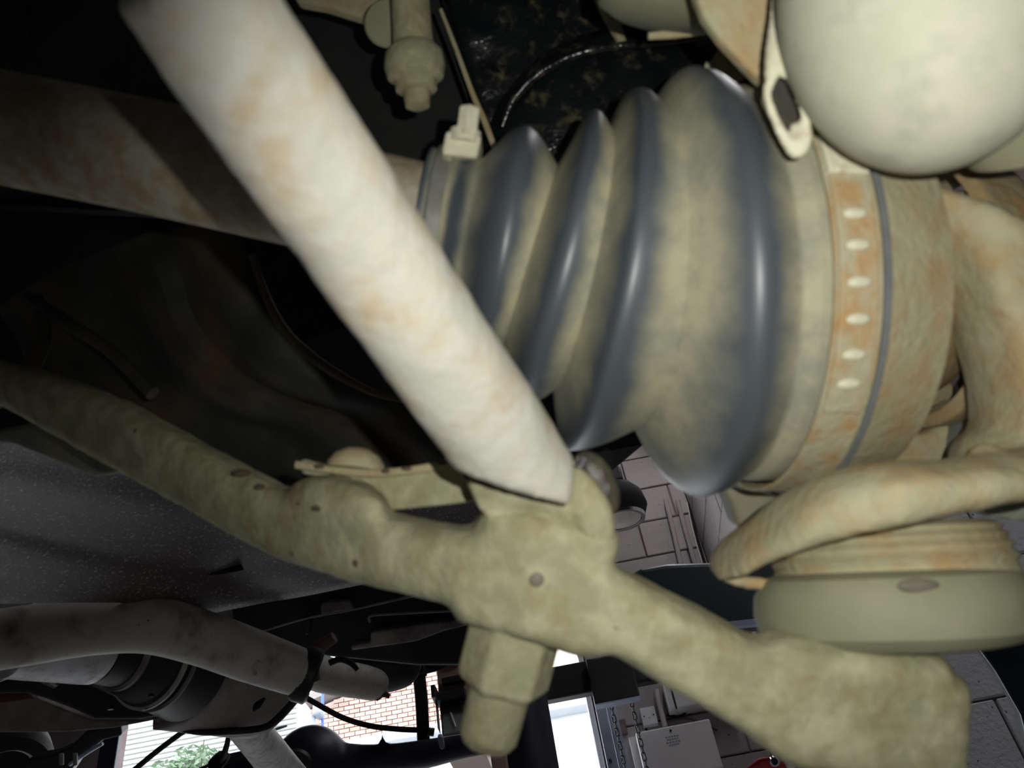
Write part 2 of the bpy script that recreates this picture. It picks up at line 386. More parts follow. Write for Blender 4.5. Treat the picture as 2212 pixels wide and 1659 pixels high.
# outside: yard, brick building, sided building, bush, tree, blue lamp pole
bm = B(); wbox(bm, -40, 40, YB + 0.3, 60, -0.12, -0.02); o = struct('ground', bm, M['asphalt'])
YO = 14.0
def pxscale(Y, u, v): return (PY(u + 1, v, Y) - PY(u, v, Y)).x
br = root('brick_building', PY(850, 1540, YO) * 1.0, 'pink brick building with a pale fascia beyond the open workshop door', 'building')
xb0, xb1 = PY(608, 1560, YO).x, PY(1330, 1480, YO).x
zt = PY(905, 1432, YO).z; zb = PY(850, 1605, YO).z
zl = PY(608, 1562, YO).z                                    # eaves at the left end of the gable
xr = PY(770, 1480, YO).x
bm = B()
prism(bm, [Vector((xb0, YO + .02, zb)), Vector((xb1, YO + .02, zb)), Vector((xb1, YO + .02, zt)), Vector((PY(905, 1432, YO).x, YO + .02, zt)), Vector((xb0, YO + .02, zl))], Vector((0, 0.3, 0)))
obj('mortar_face', bm, M['pale_mortar'], br, smooth=False)
def roof_z(x): return zl + (zt - zl) * (x - xb0) / (PY(905, 1432, YO).x - xb0)
bl = 23 * pxscale(YO, 850, 1530); bh = bl * 0.42
nb = 0
protos = []
for mm in (M['brick1'], M['brick2'], M['brick3']):
    bm = B(); box(bm, Vector((0, 0, 0)), Vector((bl * 0.455, 0, 0)), Vector((0, 0.03, 0)), Vector((0, 0, bh * 0.40)))
    me = bpy.data.meshes.new('brick'); bm.to_mesh(me); bm.free(); me.materials.append(mm); protos.append(me)
row = 0; z = zb + bh * 0.5
while z < zt and nb < 295:
    x = xb0 + (0.5 if row % 2 else 1.0) * bl
    while x < xb1 - bl * 0.5:
        u_ = None
        inside = z < roof_z(x) - bh * 0.8
        # only where the picture can see it: left of the post, the gap beside it, and the sliver by the door trim
        seen = x < PY(965, 1520, YO).x and x > PY(640, 1540, YO).x
        if inside and seen and nb < 295:
            o = bpy.data.objects.new('brick', protos[random.choice((0, 1, 1, 2, 2))]); COL.objects.link(o); o.parent = br
            o.location = Vector((x, YO + random.uniform(-.006, .004), z)) - WLOC[br.name]; nb += 1
        x += bl
    z += bh; row += 1
bm = B()
pa, pb = Vector((xb0 - 0.1, YO - 0.25, zl + 0.02)), Vector((PY(905, 1432, YO).x, YO - 0.25, zt + 0.02))
prism(bm, [pa, pb, pb + Vector((0, 0, .12)), pa + Vector((0, 0, .12))], Vector((0, 0.6, 0)))
obj('roof_edge', bm, M['rooftile'], br, smooth=False)
bm = B(); wbox(bm, PY(700, 1600, YO).x, xb1, YO - 0.35, YO, PY(850, 1618, YO).z, PY(850, 1597, YO).z)
obj('fascia', bm, M['fascia'], br, smooth=False, bevel=0.03)
bm = B(); wbox(bm, PY(700, 1600, YO).x, xb1, YO, YO + 0.3, 0, zb); obj('rendered_wall', bm, M['siding'], br, smooth=False)
bm = B(); prism(bm, [Vector((xb0 - .02, YO - .02, zl - .32)), Vector((PY(690, 1540, YO).x, YO - .02, roof_z(PY(690, 1540, YO).x) - .40)), Vector((PY(690, 1540, YO).x, YO - .02, roof_z(PY(690, 1540, YO).x))), Vector((xb0 - .02, YO - .02, zl))], Vector((0, 0.03, 0)))
obj('gable_render', bm, M['pink'], br, smooth=False)
# sided building: each board its own
YS = 11.0
x0, x1 = PY(200, 1610, YS).x, PY(640, 1620, YS).x
zt2 = PY(300, 1562, YS).z
sd = root('sided_building', Vector(((x0 + x1) / 2, YS, 0)), 'white building clad in horizontal boards beyond the yard', 'building')
bm = B(); wbox(bm, x0, x1, YS + 0.03, YS + .6, 0, zt2); obj('wall', bm, M['siding'], sd, smooth=False)
step_ = 10.6 * pxscale(YS, 420, 1610)
bm = B()
prism(bm, [Vector((x0, YS + 0.03, 0)), Vector((x0, YS - 0.08, 0)), Vector((x0, YS + 0.02, step_ * 0.97)), Vector((x0, YS + 0.03, step_ * 0.97))], Vector((x1 - x0, 0, 0)))
me = bpy.data.meshes.new('board'); bm.to_mesh(me); bm.free(); me.materials.append(M['siding'])
for k in range(16):
    o = bpy.data.objects.new('board', me); COL.objects.link(o); o.parent = sd
    o.location = Vector((0, 0, zt2 - (k + 1) * step_)) - WLOC[sd.name]
# bush and tree
def leafy(name, c, rx, rz, n, m, label, cat, leafsize, twigs=6):
    r = root(name, Vector((c.x, c.y, c.z - rz)), label, cat)
    bm = B()
    for i in range(n):
        q = Vector((random.gauss(0, .45), random.gauss(0, .45), random.gauss(0, .45)))
        if q.length > 1: q.normalize()
        p = c + Vector((q.x * rx, q.y * rx, q.z * rz))
        a = Vector((random.uniform(-1, 1), random.uniform(-1, 1), random.uniform(-.6, .6))).normalized(); b_ = a.cross(Vector((random.random(), random.random(), 1))).normalized()
        s = leafsize * random.uniform(.6, 1.3)
        vs_ = [bm.verts.new(p + a * s), bm.verts.new(p + b_ * s * .5), bm.verts.new(p - a * s), bm.verts.new(p - b_ * s * .5)]
        bm.faces.new(vs_)
    f = obj('foliage', bm, m, r, smooth=False); f['kind'] = 'stuff'
    bm = B()
    for i in range(twigs):
        e = c + Vector((random.uniform(-.8, .8) * rx, random.uniform(-.5, .5) * rx, random.uniform(.2, 1.15) * rz))
        s_ = Vector((c.x, c.y, 0.0))
        mid = s_.lerp(e, .6) + Vector((random.uniform(-.1, .1), 0, 0))
        sweep(bm, [s_, mid, e], [.03, .02, .006], 6, ref=Vector((0, 1, 0.01)))
    t = obj('stem', bm, M['wood'], r); t['kind'] = 'stuff'
    return r
c = PY(415, 1668, 9.0); leafy('garden_bush', c, 78 * pxscale(9, 400, 1650), 44 * pxscale(9, 400, 1650), 900, M['leaf'], 'leafy green bush in front of the white boarded building', 'bush', .045)
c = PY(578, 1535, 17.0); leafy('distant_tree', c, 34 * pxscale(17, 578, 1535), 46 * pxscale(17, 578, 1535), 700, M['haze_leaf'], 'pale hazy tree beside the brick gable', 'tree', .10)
# blue pole with lamp
Yp = 12.5
pr = root('lamp_pole', Vector((PY(700, 1540, Yp).x, Yp, 0)), 'bright blue pole carrying a grey lamp box by the brick gable', 'pole')
a = PY(697, 1490, Yp); px = pxscale(Yp, 700, 1540)
bm = B(); lathe(bm, Vector((a.x, Yp, 0)), Vector((0, 0, 1)), [(0, 3.2 * px), (a.z + .3, 3.2 * px)], 12); obj('pole', bm, M['blue'], pr)
b_ = PY(700, 1540, Yp)
bm = B(); box(bm, Vector((a.x - 4 * px, Yp - .1, b_.z)), Vector((10 * px, 0, 0)), Vector((0, .12, 0)), Vector((0, 0, 14 * px))); obj('lamp_box', bm, M['lampgrey'], pr, bevel=.05)
b_ = PY(690, 1560, Yp)
bm = B(); sweep(bm, [Vector((a.x, Yp, b_.z + .1)), Vector((a.x - 18 * px, Yp - .1, b_.z + .05)), Vector((a.x - 14 * px, Yp - .1, b_.z - .2))], [.05, .05, .03], 8, ref=Vector((0, 1, 0))); obj('bracket', bm, M['lampgrey'], pr)

# ---- fittings on the back wall, right of the door
def onwall(name, TL, TR, BL, m, thick, label, cat, bevel=.006):
    '''a box on the back wall, from three corners of its face in the picture'''
    Yf = YB - thick
    a, b, c = PY(*TL, Yf), PY(*TR, Yf), PY(*BL, Yf)
    r = root(name, Vector(((a.x + b.x) / 2, YB, c.z)), label, cat)
    bm = B(); wbox(bm, a.x, b.x, Yf, YB, c.z, a.z)
    obj('body', bm, m, r, smooth=False, bevel=bevel)
    return r, a.x, b.x, c.z, a.z
r, x0, x1, z0, z1 = onwall('switch_plate', (1381, 1530), (1413, 1525), (1389, 1568), M['white'], .04, 'small square white electrical plate with two screws on the block wall', 'switch', .004)
for sx in (.18, .82):
    bm = B(); lathe(bm, Vector((x0 + (x1 - x0) * sx, YB - .044, (z0 + z1) / 2)), Vector((0, 1, 0)), [(0, .003), (.006, .003)], 10); obj('screw', bm, M['black'], r)
bm = B(); wbox(bm, x0 + (x1 - x0) * .45, x0 + (x1 - x0) * .57, YB - .0415, YB - .039, z0 + (z1 - z0) * .36, z0 + (z1 - z0) * .40); obj('print', bm, M['print'], r, smooth=False)
r, x0, x1, z0, z1 = onwall('wall_cabinet', (1372, 1582), (1533, 1554), (1395, 1690), M['white'], .16, 'large plain white metal cabinet on the block wall behind the chains', 'cabinet', .008)
cx, cz = x0 + (x1 - x0) * .46, z1 - .022
bm = B(); lathe(bm, Vector((cx, YB - .165, cz)), Vector((0, 1, 0)), [(0, .005), (.01, .005)], 10); obj('lock', bm, M['black'], r)
bm = B()
for k in range(4):
    w_ = (.03, .026, .032, .022)[k]
    for q in range(5):
        a0 = cx - w_ + q * w_ * .42; wbox(bm, a0, a0 + w_ * .3, YB - .1615, YB - .159, cz - .028 - k * .012, cz - .023 - k * .012)
f = obj('printed_notice', bm, M['print'], r, smooth=False); f['kind'] = 'stuff'
bm = B(); wbox(bm, x0 - .03, x0 - .001, YB - .11, YB, z0, z1); obj('side_return', bm, M['cream'], r, smooth=False)
r, x0, x1, z0, z1 = onwall('fuse_box', (1430, 1470), (1560, 1448), (1445, 1533), M['white'], .10, 'white wall box high beside the conduit with a dark seam', 'box', .006)
bm = B(); wbox(bm, x0 + (x1 - x0) * .10, x0 + (x1 - x0) * .125, YB - .104, YB - .09, z0, z1); obj('seam', bm, M['black'], r, smooth=False)
# grubby patch plate
r, *_ = onwall('outlet_plate', (1330, 1556), (1349, 1553), (1334, 1588), M['dirty'], .02, 'grimy brown metal plate on the wall behind the chain nearest the column', 'plate', .002)
# conduits
def conduit(name, pts, rad, m, label, Y=None, cat='pipe', n=10):
    bm = B(); q = catmull([tuple(PY(u, v, (Y or YB - .03))) for u, v in pts], 5)
    sweep(bm, [Vector(p) for p in q], rad, n, ref=Vector((0, 1, 0)))
    return tag(obj(name, bm, m), label, cat)
conduit('conduit_pipe', [(1418, 1490), (1424, 1520), (1437, 1570)], .012, M['cream'], 'cream conduit running down beside the square white plate')
conduit('conduit_pipe', [(1438, 1080), (1455, 1150), (1472, 1225)], .013, M['block'], 'pale conduit high on the wall, the one further from the corner')
conduit('conduit_pipe', [(1464, 1082), (1482, 1150), (1503, 1222)], .013, M['block'], 'pale conduit high on the wall, the one next to the dark cables')
conduit('black_cable', [(1488, 1085), (1503, 1150), (1524, 1222)], .007, M['rubber'], 'black cable in the corner of the wall beside the pale conduits', YB - .012, 'cable')
conduit('black_cable', [(1484, 1085), (1498, 1150), (1519, 1225)], .004, M['cream'], 'thin pale cable against the black cable in the wall corner', YB - .012, 'cable')
conduit('power_cable', [(1440, 1545), (1470, 1548), (1483, 1535), (1490, 1525)], .006, M['rubber'], 'thin dark cable looping up from the conduit to the white box', YB - .02, 'cable')
conduit('power_cable', [(1440, 1558), (1480, 1552), (1510, 1560), (1550, 1578)], .005, M['dirty'], 'thin brown cable sagging above the large white cabinet', YB - .02, 'cable')

# ---- lift: column, beam, arm plates, chains
bc = root('lift_column', Vector((PY(1312, 1600, YB - .25).x, YB - .25, 0)), 'pale blue-grey steel channel column beside the door opening', 'column')
Yc = YB - .25
for (ua, ub, nm, mm, dy) in ((1287, 1312, 'flange', M['bluegrey'], 0), (1312, 1335, 'web', M['bluegrey'], .02)):
    a, b = PY(ua + 14, 1600, Yc), PY(ub + 14, 1600, Yc)
    bm = B(); wbox(bm, a.x, b.x - .004, Yc + dy, Yc + dy + .05, 0, PY(1310, 1470, Yc).z); obj(nm, bm, mm, bc, smooth=False, bevel=.004)
a = PY(1318, 1646, Yc)
bm = B(); lathe(bm, a + Vector((0, -.02, 0)), Vector((0, 1, 0)), [(0, .008), (.03, .008)], 6); obj('bolt', bm, M['chain'], bc)
# black lift beam with hanging plate
Yb2 = YB - .55
bb = root('lift_beam', PY(1420, 1450, Yb2), 'black horizontal lift beam with a deep plate hanging above the chains', 'beam')
def zline(u, v): return PY(u, v, Yb2)
pA, pB_, pC, pD = zline(1160, 1446), zline(1660, 1352), zline(1660, 1478), zline(1160, 1512)
bm = B(); wbox(bm, pA.x, min(pB_.x, XC - .02), Yb2, Yb2 + .06, PY(1275, 1494, Yb2).z, PY(1275, 1424, Yb2).z); obj('beam', bm, M['black'], bb, smooth=False, bevel=.01)
a, b = PY(1283, 1515, Yb2), PY(1380, 1500, Yb2)
bm = B(); wbox(bm, a.x, b.x, Yb2 - .05, Yb2 - .01, PY(1290, 1521, Yb2 - .05).z, PY(1290, 1430, Yb2).z); obj('end_plate', bm, M['black'], bb, smooth=False, bevel=.006)
bm = B(); wbox(bm, a.x, b.x, Yb2 - .055, Yb2 - .005, PY(1290, 1524, Yb2 - .05).z, PY(1290, 1521, Yb2 - .05).z); obj('edge_strip', bm, M['bluegrey'], bb, smooth=False)
def chain(u0, v0, u1, v1, Y, label, ll=17.0):
    a, b = PY(u0, v0, Y), PY(u1, v1, Y)
    b = Vector((a.x + (b.x - a.x) * 0.1, Y, b.z))
    r = root('hanging_chain', a, label, 'chain', 'chains hanging under the lift beam')
    L_ = ll * pxscale(Y, u0, v0); rw = L_ * .225; wire = L_ * .08
    meshes = []
    bm = B(); pts = []
    hl = L_ * .5 - rw + wire * .6
    for k in range(20):
        t = 2 * math.pi * k / 20
        pts.append(Vector((rw * math.cos(t), 0, rw * math.sin(t) + (hl if math.sin(t) > 0 else -hl))))
    sweep(bm, pts, wire, 8, closed=True, ref=Vector((0, 1, 0.001)))
    bmesh.ops.recalc_face_normals(bm, faces=bm.faces)
    me = bpy.data.meshes.new('chain_link'); bm.to_mesh(me); bm.free(); me.materials.append(M['chain'])
    for p in me.polygons: p.use_smooth = True
    n_ = int((a - b).length / (L_ * .86)) + 1
    for i in range(n_):
        o = bpy.data.objects.new('chain_link', me); COL.objects.link(o); o.parent = r
        o.location = (b - a).normalized() * (i * L_ * .86 + L_ * .4)
        o.rotation_euler = (0, 0, math.radians(20) if i % 2 == 0 else math.radians(100))
    return r
chain(1319, 1518, 1350, 1690, Yb2 + .05, 'dark steel chain hanging nearest the blue-grey column')
chain(1363, 1512, 1395, 1690, Yb2 + .02, 'dark steel chain hanging in front of the large white cabinet')
# teal beam high under the wall, a second dark end at the picture's right edge
Yt = P(1500, 1300, 3.0).y
tb = root('lift_crossbeam', PY(1500, 1300, Yt), 'dark teal round-ended lift beam below the block wall', 'beam')
bm = B()
q = [PY(*c_, Yt) for c_ in ((1350, 1246), (1385, 1226), (1440, 1216), (1560, 1212), (1760, 1180), (1760, 1330), (1640, 1345), (1480, 1375), (1350, 1400))]
prism(bm, q, Vector((0, .16, 0.04))); obj('beam', bm, M['teal'], tb, smooth=False, bevel=.02)
bm = B(); q = [PY(*c_, Yt - .01) for c_ in ((1560, 1344), (1760, 1322), (1760, 1336), (1560, 1356))]
prism(bm, q, Vector((0, .02, 0))); obj('edge_strip', bm, M['bluegrey'], tb, smooth=False)
a = PY(1720, 1270, Yt)
bm = B(); wbox(bm, a.x - .03, XC + .08, Yt + .08, 3.06, a.z - .03, a.z + .03); obj('wall_mount', bm, M['teal'], tb, smooth=False)
Yr = P(2180, 1450, 1.6).y
bm = B(); q = [PY(*c_, Yr) for c_ in ((2095, 1375), (2260, 1330), (2330, 1700), (2230, 1640), (2205, 1545), (2150, 1450))]
prism(bm, q, Vector((.02, .06, .03))); tag(obj('lift_support', bm, M['teal'], smooth=False, bevel=.01), 'dark teal lift arm crossing the white wall at the right edge', 'lift arm')
# navy lift post
Yn = P(1150, 1600, 2.9).y
a, b = PY(1075, 1640, Yn), PY(1196, 1600, Yn)
npst = root('lift_post', Vector(((a.x + b.x) / 2, Yn, 0)), 'thick dark navy lift post standing behind the hanging hex nut', 'post')
bm = B(); lathe(bm, Vector(((a.x + b.x) / 2, Yn + .1, 0)), Vector((0, 0, 1)), [(0, (b.x - a.x) / 2), (PY(1150, 1480, Yn).z, (b.x - a.x) / 2)], 28); obj('tube', bm, M['navy'], npst)
bm = B(); wbox(bm, a.x - .02, a.x + .03, Yn - .02, Yn + .1, 0, PY(1090, 1500, Yn).z); obj('ribbed_edge', bm, M['brown'], npst, smooth=False, bevel=.005)
# brown locker with dusty glass
Yl = P(980, 1520, 3.4).y
lk = root('tool_locker', PY(980, 1620, Yl), 'brown metal locker with a grey glass pane and black bars behind the thin post', 'locker')
a, b = PY(949, 1520, Yl), PY(1030, 1520, Yl)
zt3, zb3 = PY(945, 1428, Yl).z, PY(965, 1622, Yl).z
bm = B(); wbox(bm, a.x, b.x, Yl, Yl + .3, zb3, zt3); obj('body', bm, M['brown'], lk, smooth=False, bevel=.006)
def lkbox(n, u0, v0, u1, v1, m, y0, y1):
    p, q_ = PY(u0, v0, Yl), PY(u1, v1, Yl)
    bm = B(); wbox(bm, min(p.x, q_.x), max(p.x, q_.x), Yl + y0, Yl + y1, min(p.z, q_.z), max(p.z, q_.z)); return obj(n, bm, m, lk, smooth=False, bevel=.003)
lkbox('glass_pane', 954, 1536, 1010, 1578, M['glassgrey'], -.01, .01)
lkbox('top_bar', 955, 1471, 1010, 1474, M['black'], -.03, 0); lkbox('shelf_bar', 947, 1507, 1010, 1512, M['black'], -.05, 0)
lkbox('lower_bar', 952, 1530, 1010, 1536, M['black'], -.02, 0)
lkbox('hinge_block', 936, 1493, 948, 1518, M['black'], -.06, .05)
lkbox('side_bar', 944, 1518, 950, 1582, M['black'], -.04, .02)
p = PY(974, 1540, Yl); q_ = PY(985, 1572, Yl)
bm = B(); sweep(bm, [p + Vector((0, -.015, 0)), q_ + Vector((0, -.015, 0))], .004, 6); obj('scratch_strip', bm, M['white'], lk)
# chromed lamp reflector glimpsed above the locker, fixed to its front
bm = B(); c_ = PY(978, 1430, Yl - .005)
ball(bm, c_, Vector((.045, 0, 0)), Vector((0, .03, 0)), Vector((0, 0, .012))); obj('lamp_reflector', bm, M['chrome'], lk)
# black inspection lamp on the wall
Yw = YB - .12
wl = root('wall_lamp', PY(1350, 1100, Yw), 'black hooded lamp with a bright chrome rim on the block wall', 'lamp')
bm = B(); pxlathe(bm, 1335, 1090, P(1335, 1090, 4.2).y and 4.0, img(.10, .62, -.45), [(-46, 6), (-40, 40), (-20, 56), (10, 62), (34, 52), (36, 46)], 28); obj('hood', bm, M['rubber'], wl)
bm = B(); 
pxlathe(bm, 1335, 1090, 4.0, img(.10, .62, -.45), [(33, 53), (40, 51), (40, 44), (33, 44)], 28); obj('rim', bm, M['chrome'], wl)
bm = B(); pxlathe(bm, 1335, 1090, 4.0, img(.10, .62, -.45), [(20, 42), (37, 43), (42, 20), (43, 2)], 28); obj('lens', bm, M['cream'], wl)
bm = B(); box(bm, P(1322, 1055, 4.1), Vector((.05, 0, 0)), Vector((0, .12, 0)), Vector((0, 0, .04))); obj('bracket', bm, M['black'], wl, bevel=.01)
# red tool near the bottom
rd = root('red_toolbox', P(1655, 1645, 3.0), 'red metal tool box corner with a black stud near the white cabinet', 'tool box')
bm = B(); pxprism(bm, [(1600, 1672), (1642, 1640), (1690, 1634), (1702, 1662), (1720, 1720), (1600, 1720)], 3.0, .02); obj('body', bm, M['red'], rd, smooth=False, bevel=.01)
bm = B(); pxlathe(bm, 1674, 1646, 2.99, FWD, [(0, 11), (8, 11)], 20); obj('washer', bm, M['chrome'], rd)
bm = B(); pxlathe(bm, 1674, 1646, 2.985, FWD, [(0, 7), (8, 7)], 16); obj('stud', bm, M['black'], rd)

# ================================================================== THE CAR'S UNDERSIDE, FAR
# floor pan
def pan_d(u, v): return 0.62 + (v - 1000) * 0.0006 + u * 0.00038
bm = B()
cols, rows = 40, 26
edge = [(-150, 1296), (0, 1292), (150, 1290), (260, 1291), (340, 1302), (400, 1316), (440, 1319), (470, 1312), (560, 1297), (740, 1262), (1000, 1212), (1120, 1190)]
def edge_v(u):
    for (a, b), (c, d) in zip(edge, edge[1:]):
        if a <= u <= c: return b + (d - b) * (u - a) / (c - a)
    return edge[-1][1]
grid = []
for i in range(cols + 1):
    u = -150 + 1270 * i / cols; ev = edge_v(u); rowp = []
    for j in range(rows + 1):
        t = j / rows; v = 930 + (ev - 930) * t
        d = pan_d(u, v)
        d += 0.012 * math.exp(-((v - 1150 - 0.25 * (u - 100)) / 28.0) ** 2)          # a pressed channel
        d -= 0.010 * math.exp(-((v - 1080 - 0.18 * (u - 300)) / 40.0) ** 2)
        rr_ = ((u - 485) / 95.0) ** 2 + ((v - 1225 + 0.12 * (u - 485)) / 24.0) ** 2
        d += 0.010 * math.exp(-rr_ * 1.2)                                             # dished drain
        rowp.append(P(u, v, d))
    grid.append(rowp)
vr = [[bm.verts.new(p) for p in r_] for r_ in grid]
for i in range(cols):
    for j in range(rows): bm.faces.new((vr[i][j], vr[i + 1][j], vr[i + 1][j + 1], vr[i][j + 1]))
fp = root('floor_pan', P(500, 1200, .85), 'stone-chipped grey floor pan of the car with a dished drain slot', 'car floor')
o = obj('panel', bm, M['pan'], fp); sfm = o.modifiers.new('sheet', 'SOLIDIFY'); sfm.thickness = .006
bm = B(); d_ = pan_d(485, 1225) - .004
pxprism(bm, [(435, 1236), (455, 1228), (520, 1222), (524, 1232), (480, 1240), (440, 1243)], d_ + .008, .004); obj('drain_slot', bm, M['rubber'], fp, smooth=False)
bm = B(); pxball(bm, 325, 1262, pan_d(325, 1262) - .002, 8, 3, 3, 10, 6); obj('plug', bm, M['chassis_dust'], fp)
# black chassis behind the pan
ch = root('chassis_rail', P(780, 1330, 1.3), 'black chassis rails and crossmember between the floor pan and the exhaust', 'chassis')
bm = B(); pxprism(bm, [(330, 1290), (480, 1290), (1040, 1185), (1040, 1300), (1020, 1440), (900, 1440), (700, 1420), (560, 1400), (380, 1370)], 1.40, .10); obj('crossmember', bm, M['chassis'], ch, smooth=False, bevel=.008)
bm = B(); pxprism(bm, [(692, 1304), (705, 1299), (755, 1295), (765, 1318), (692, 1329)], 1.385, .03); obj('dusty_bracket', bm, M['chassis_dust'], ch, smooth=False, bevel=.004)
bm = B(); pxprism(bm, [(800, 1367), (900, 1349), (1010, 1336), (1010, 1352), (960, 1364), (900, 1386), (860, 1392), (758, 1406), (758, 1396), (800, 1388)], 1.38, .03); obj('dusty_flange', bm, M['chassis_dust'], ch, smooth=False, bevel=.004)
bm = B(); pxtube(bm, [(560, 1366, 1.36, 2), (640, 1342, 1.36, 2), (700, 1328, 1.36, 2), (760, 1318, 1.36, 2), (880, 1290, 1.36, 3), (960, 1272, 1.36, 3)], 8); obj('brake_line', bm, M['chassis_dust'], ch)
bm = B(); pxtube(bm, [(800, 1345, 1.37, 3), (800, 1331, 1.37, 3), (850, 1326, 1.37, 3), (1000, 1318, 1.37, 3)], 8); obj('pressed_edge', bm, M['chassis_dust'], ch)
bm = B(); pxprism(bm, [(650, 1340), (672, 1336), (666, 1372), (656, 1372)], 1.38, .03); obj('hanger', bm, M['black'], ch, smooth=False, bevel=.004)
# main exhaust pipe
ex = root('exhaust_pipe', P(400, 1370, .95), 'grey exhaust pipe bending across under the floor pan', 'exhaust pipe')
bm = B(); pxtube(bm, [(-90, 1395, .86, 66), (60, 1372, .88, 64), (200, 1352, .90, 62), (320, 1348, .92, 62), (430, 1376, .95, 58), (540, 1415, .98, 56), (655, 1455, 1.0, 50)], 28, 8); obj('pipe', bm, M['exhaust'], ex)
bm = B(); pxlathe(bm, 655, 1455, 1.005, img(.92, .36, .1), [(-12, 55), (-4, 60), (22, 60), (28, 52)], 32); obj('end_ring', bm, M['black'], ex)
bm = B(); pxtube(bm, [(560, 1428, .955, 5), (548, 1446, .955, 6), (552, 1458, .955, 5)], 8); obj('weld_scar', bm, M['exhaust'], ex)
# rear box and hanger
rb = root('rear_silencer', P(780, 1460, 1.35), 'short grey exhaust stub ending in a studded cap behind the bend', 'silencer')
bm = B(); pxtube(bm, [(660, 1445, 1.22, 40), (720, 1462, 1.25, 38), (780, 1472, 1.28, 36), (812, 1480, 1.29, 33), (826, 1485, 1.295, 24)], 28, 6); obj('stub', bm, M['exhaust'], rb)
bm = B(); pxtube(bm, [(812, 1510, 1.28, 6), (826, 1499, 1.28, 8), (842, 1505, 1.28, 5)], 8); obj('stud', bm, M['rust_red'], rb)
bm = B(); pxtube(bm, [(676, 1470, 1.18, 16), (672, 1440, 1.18, 18), (684, 1405, 1.18, 16), (722, 1376, 1.18, 12)], 12); obj('rusty_hanger', bm, M['rust_red'], rb)
bm = B(); pxtube(bm, [(712, 1432, 1.17, 7), (735, 1424, 1.17, 7), (758, 1432, 1.17, 7), (772, 1447, 1.17, 5)], 10); obj('rubber_hook', bm, M['rubber'], rb)
tk = root('fuel_tank', P(830, 1440, 1.7), 'black rounded tank hanging beyond the exhaust stub', 'tank')
bm = B(); pxball(bm, 820, 1438, 1.85, 92, 58, 60, 32, 18); pxball(bm, 860, 1462, 1.85, 40, 26, 40); obj('shell', bm, M['chassis'], tk, remesh=.012, sm=4)
bm = B(); pxtube(bm, [(800, 1400, 1.82, 8), (800, 1385, 1.65, 8), (800, 1380, 1.502, 8)], 10); obj('strap', bm, M['black'], tk)
# left: gearbox tail, drum, crossbeam
gb = root('gearbox_tail', P(190, 1430, 1.05), 'mottled silver gearbox tail housing under the bent exhaust', 'gearbox')
dax = img(.50, .29, .81)
bm = B(); pxlathe(bm, 202, 1382, 1.04, dax, [(-190, 84), (-20, 92), (0, 92), (6, 88), (8, 60)], 48); obj('housing', bm, M['silver'], gb)
dr = root('brake_drum', P(290, 1460, 1.2), 'black drum with polished ring edges behind the silver gearbox tail', 'drum')
bm = B(); pxlathe(bm, 202, 1382, 1.04, dax, [(9, 60), (10, 88), (60, 96), (66, 102), (78, 104), (84, 112), (132, 130), (140, 142), (150, 142), (156, 136), (162, 146), (172, 146), (240, 170)], 64); obj('drum', bm, M['black'], dr)
bm = B(); pxlathe(bm, 202, 1382, 1.04, dax, [(137, 138), (140, 145), (145, 145), (148, 138)], 64); obj('polished_ring', bm, M['exhaust'], dr)
bm = B(); pxlathe(bm, 202, 1382, 1.04, dax, [(160, 143), (163, 149), (167, 149), (170, 143)], 64); obj('outer_ring', bm, M['chassis_dust'], dr)
bm = B(); pxlathe(bm, 202, 1382, 1.04, dax, [(62, 98), (66, 105), (74, 105), (78, 98)], 64); obj('inner_ring', bm, M['chassis_dust'], dr)
for (u_, v_) in ((328, 1500), (238, 1528)):
    bm = B(); pxlathe(bm, u_, v_, 1.06, dax, [(-6, 6), (6, 6)], 6); obj('bolt', bm, M['black'], dr)
bm = B(); pxprism(bm, [(330, 1400), (560, 1420), (540, 1480), (470, 1540), (380, 1560), (280, 1556)], 1.26, .05); obj('gap_backing', bm, M['black'], dr, smooth=False, bevel=.006)  # black plate added to close the bright sky gap behind the guard
bm = B(); pxprism(bm, [(398, 1436), (420, 1440), (418, 1448), (402, 1446)], 1.25, .01); pxprism(bm, [(438, 1452), (450, 1456), (444, 1462)], 1.25, .01); f = obj('dirt_flake', bm, M['chassis_dust'], dr, smooth=False); f['kind'] = 'stuff'
cb = root('gearbox_crossmember', P(150, 1500, 1.2), 'dark steel gearbox crossmember sloping below the silver housing', 'crossmember')
bm = B(); pxprism(bm, [(-60, 1482), (0, 1474), (68, 1444), (130, 1462), (200, 1484), (300, 1530), (370, 1546), (300, 1556), (205, 1556), (160, 1535), (100, 1512), (60, 1500), (-60, 1500)], 1.18, .07); obj('rail', bm, M['black'], cb, smooth=False, bevel=.008)
bm = B(); pxtube(bm, [(72, 1442, 1.17, 4), (130, 1460, 1.17, 5), (182, 1474, 1.17, 4)], 8); obj('rusty_edge', bm, M['rust_red'], cb)
bm = B(); pxprism(bm, [(86, 1474), (92, 1470), (120, 1484), (116, 1488)], 1.17, .01); pxprism(bm, [(100, 1460), (112, 1462), (106, 1478), (98, 1476)], 1.17, .01); obj('clip', bm, M['chassis_dust'], cb, smooth=False)
tr = root('transfer_case', P(150, 1555, 1.4), 'dusty brown transfer case underside at the lower left of the car', 'gearbox')
bm = B(); pxprism(bm, [(-60, 1490), (60, 1500), (110, 1520), (200, 1556), (335, 1556), (300, 1563), (245, 1573), (140, 1582), (-60, 1583)], 1.38, .2); obj('case', bm, M['brownplate'], tr, smooth=False, bevel=.012)
bm = B(); pxprism(bm, [(-40, 1498), (60, 1494), (74, 1512), (-40, 1528)], 1.33, .03); obj('rusty_pad', bm, M['rust_red'], tr, smooth=False, bevel=.004)
sg = root('silver_guard', P(20, 1460, 1.1), 'small bright alloy fin at the left edge under the exhaust', 'guard')
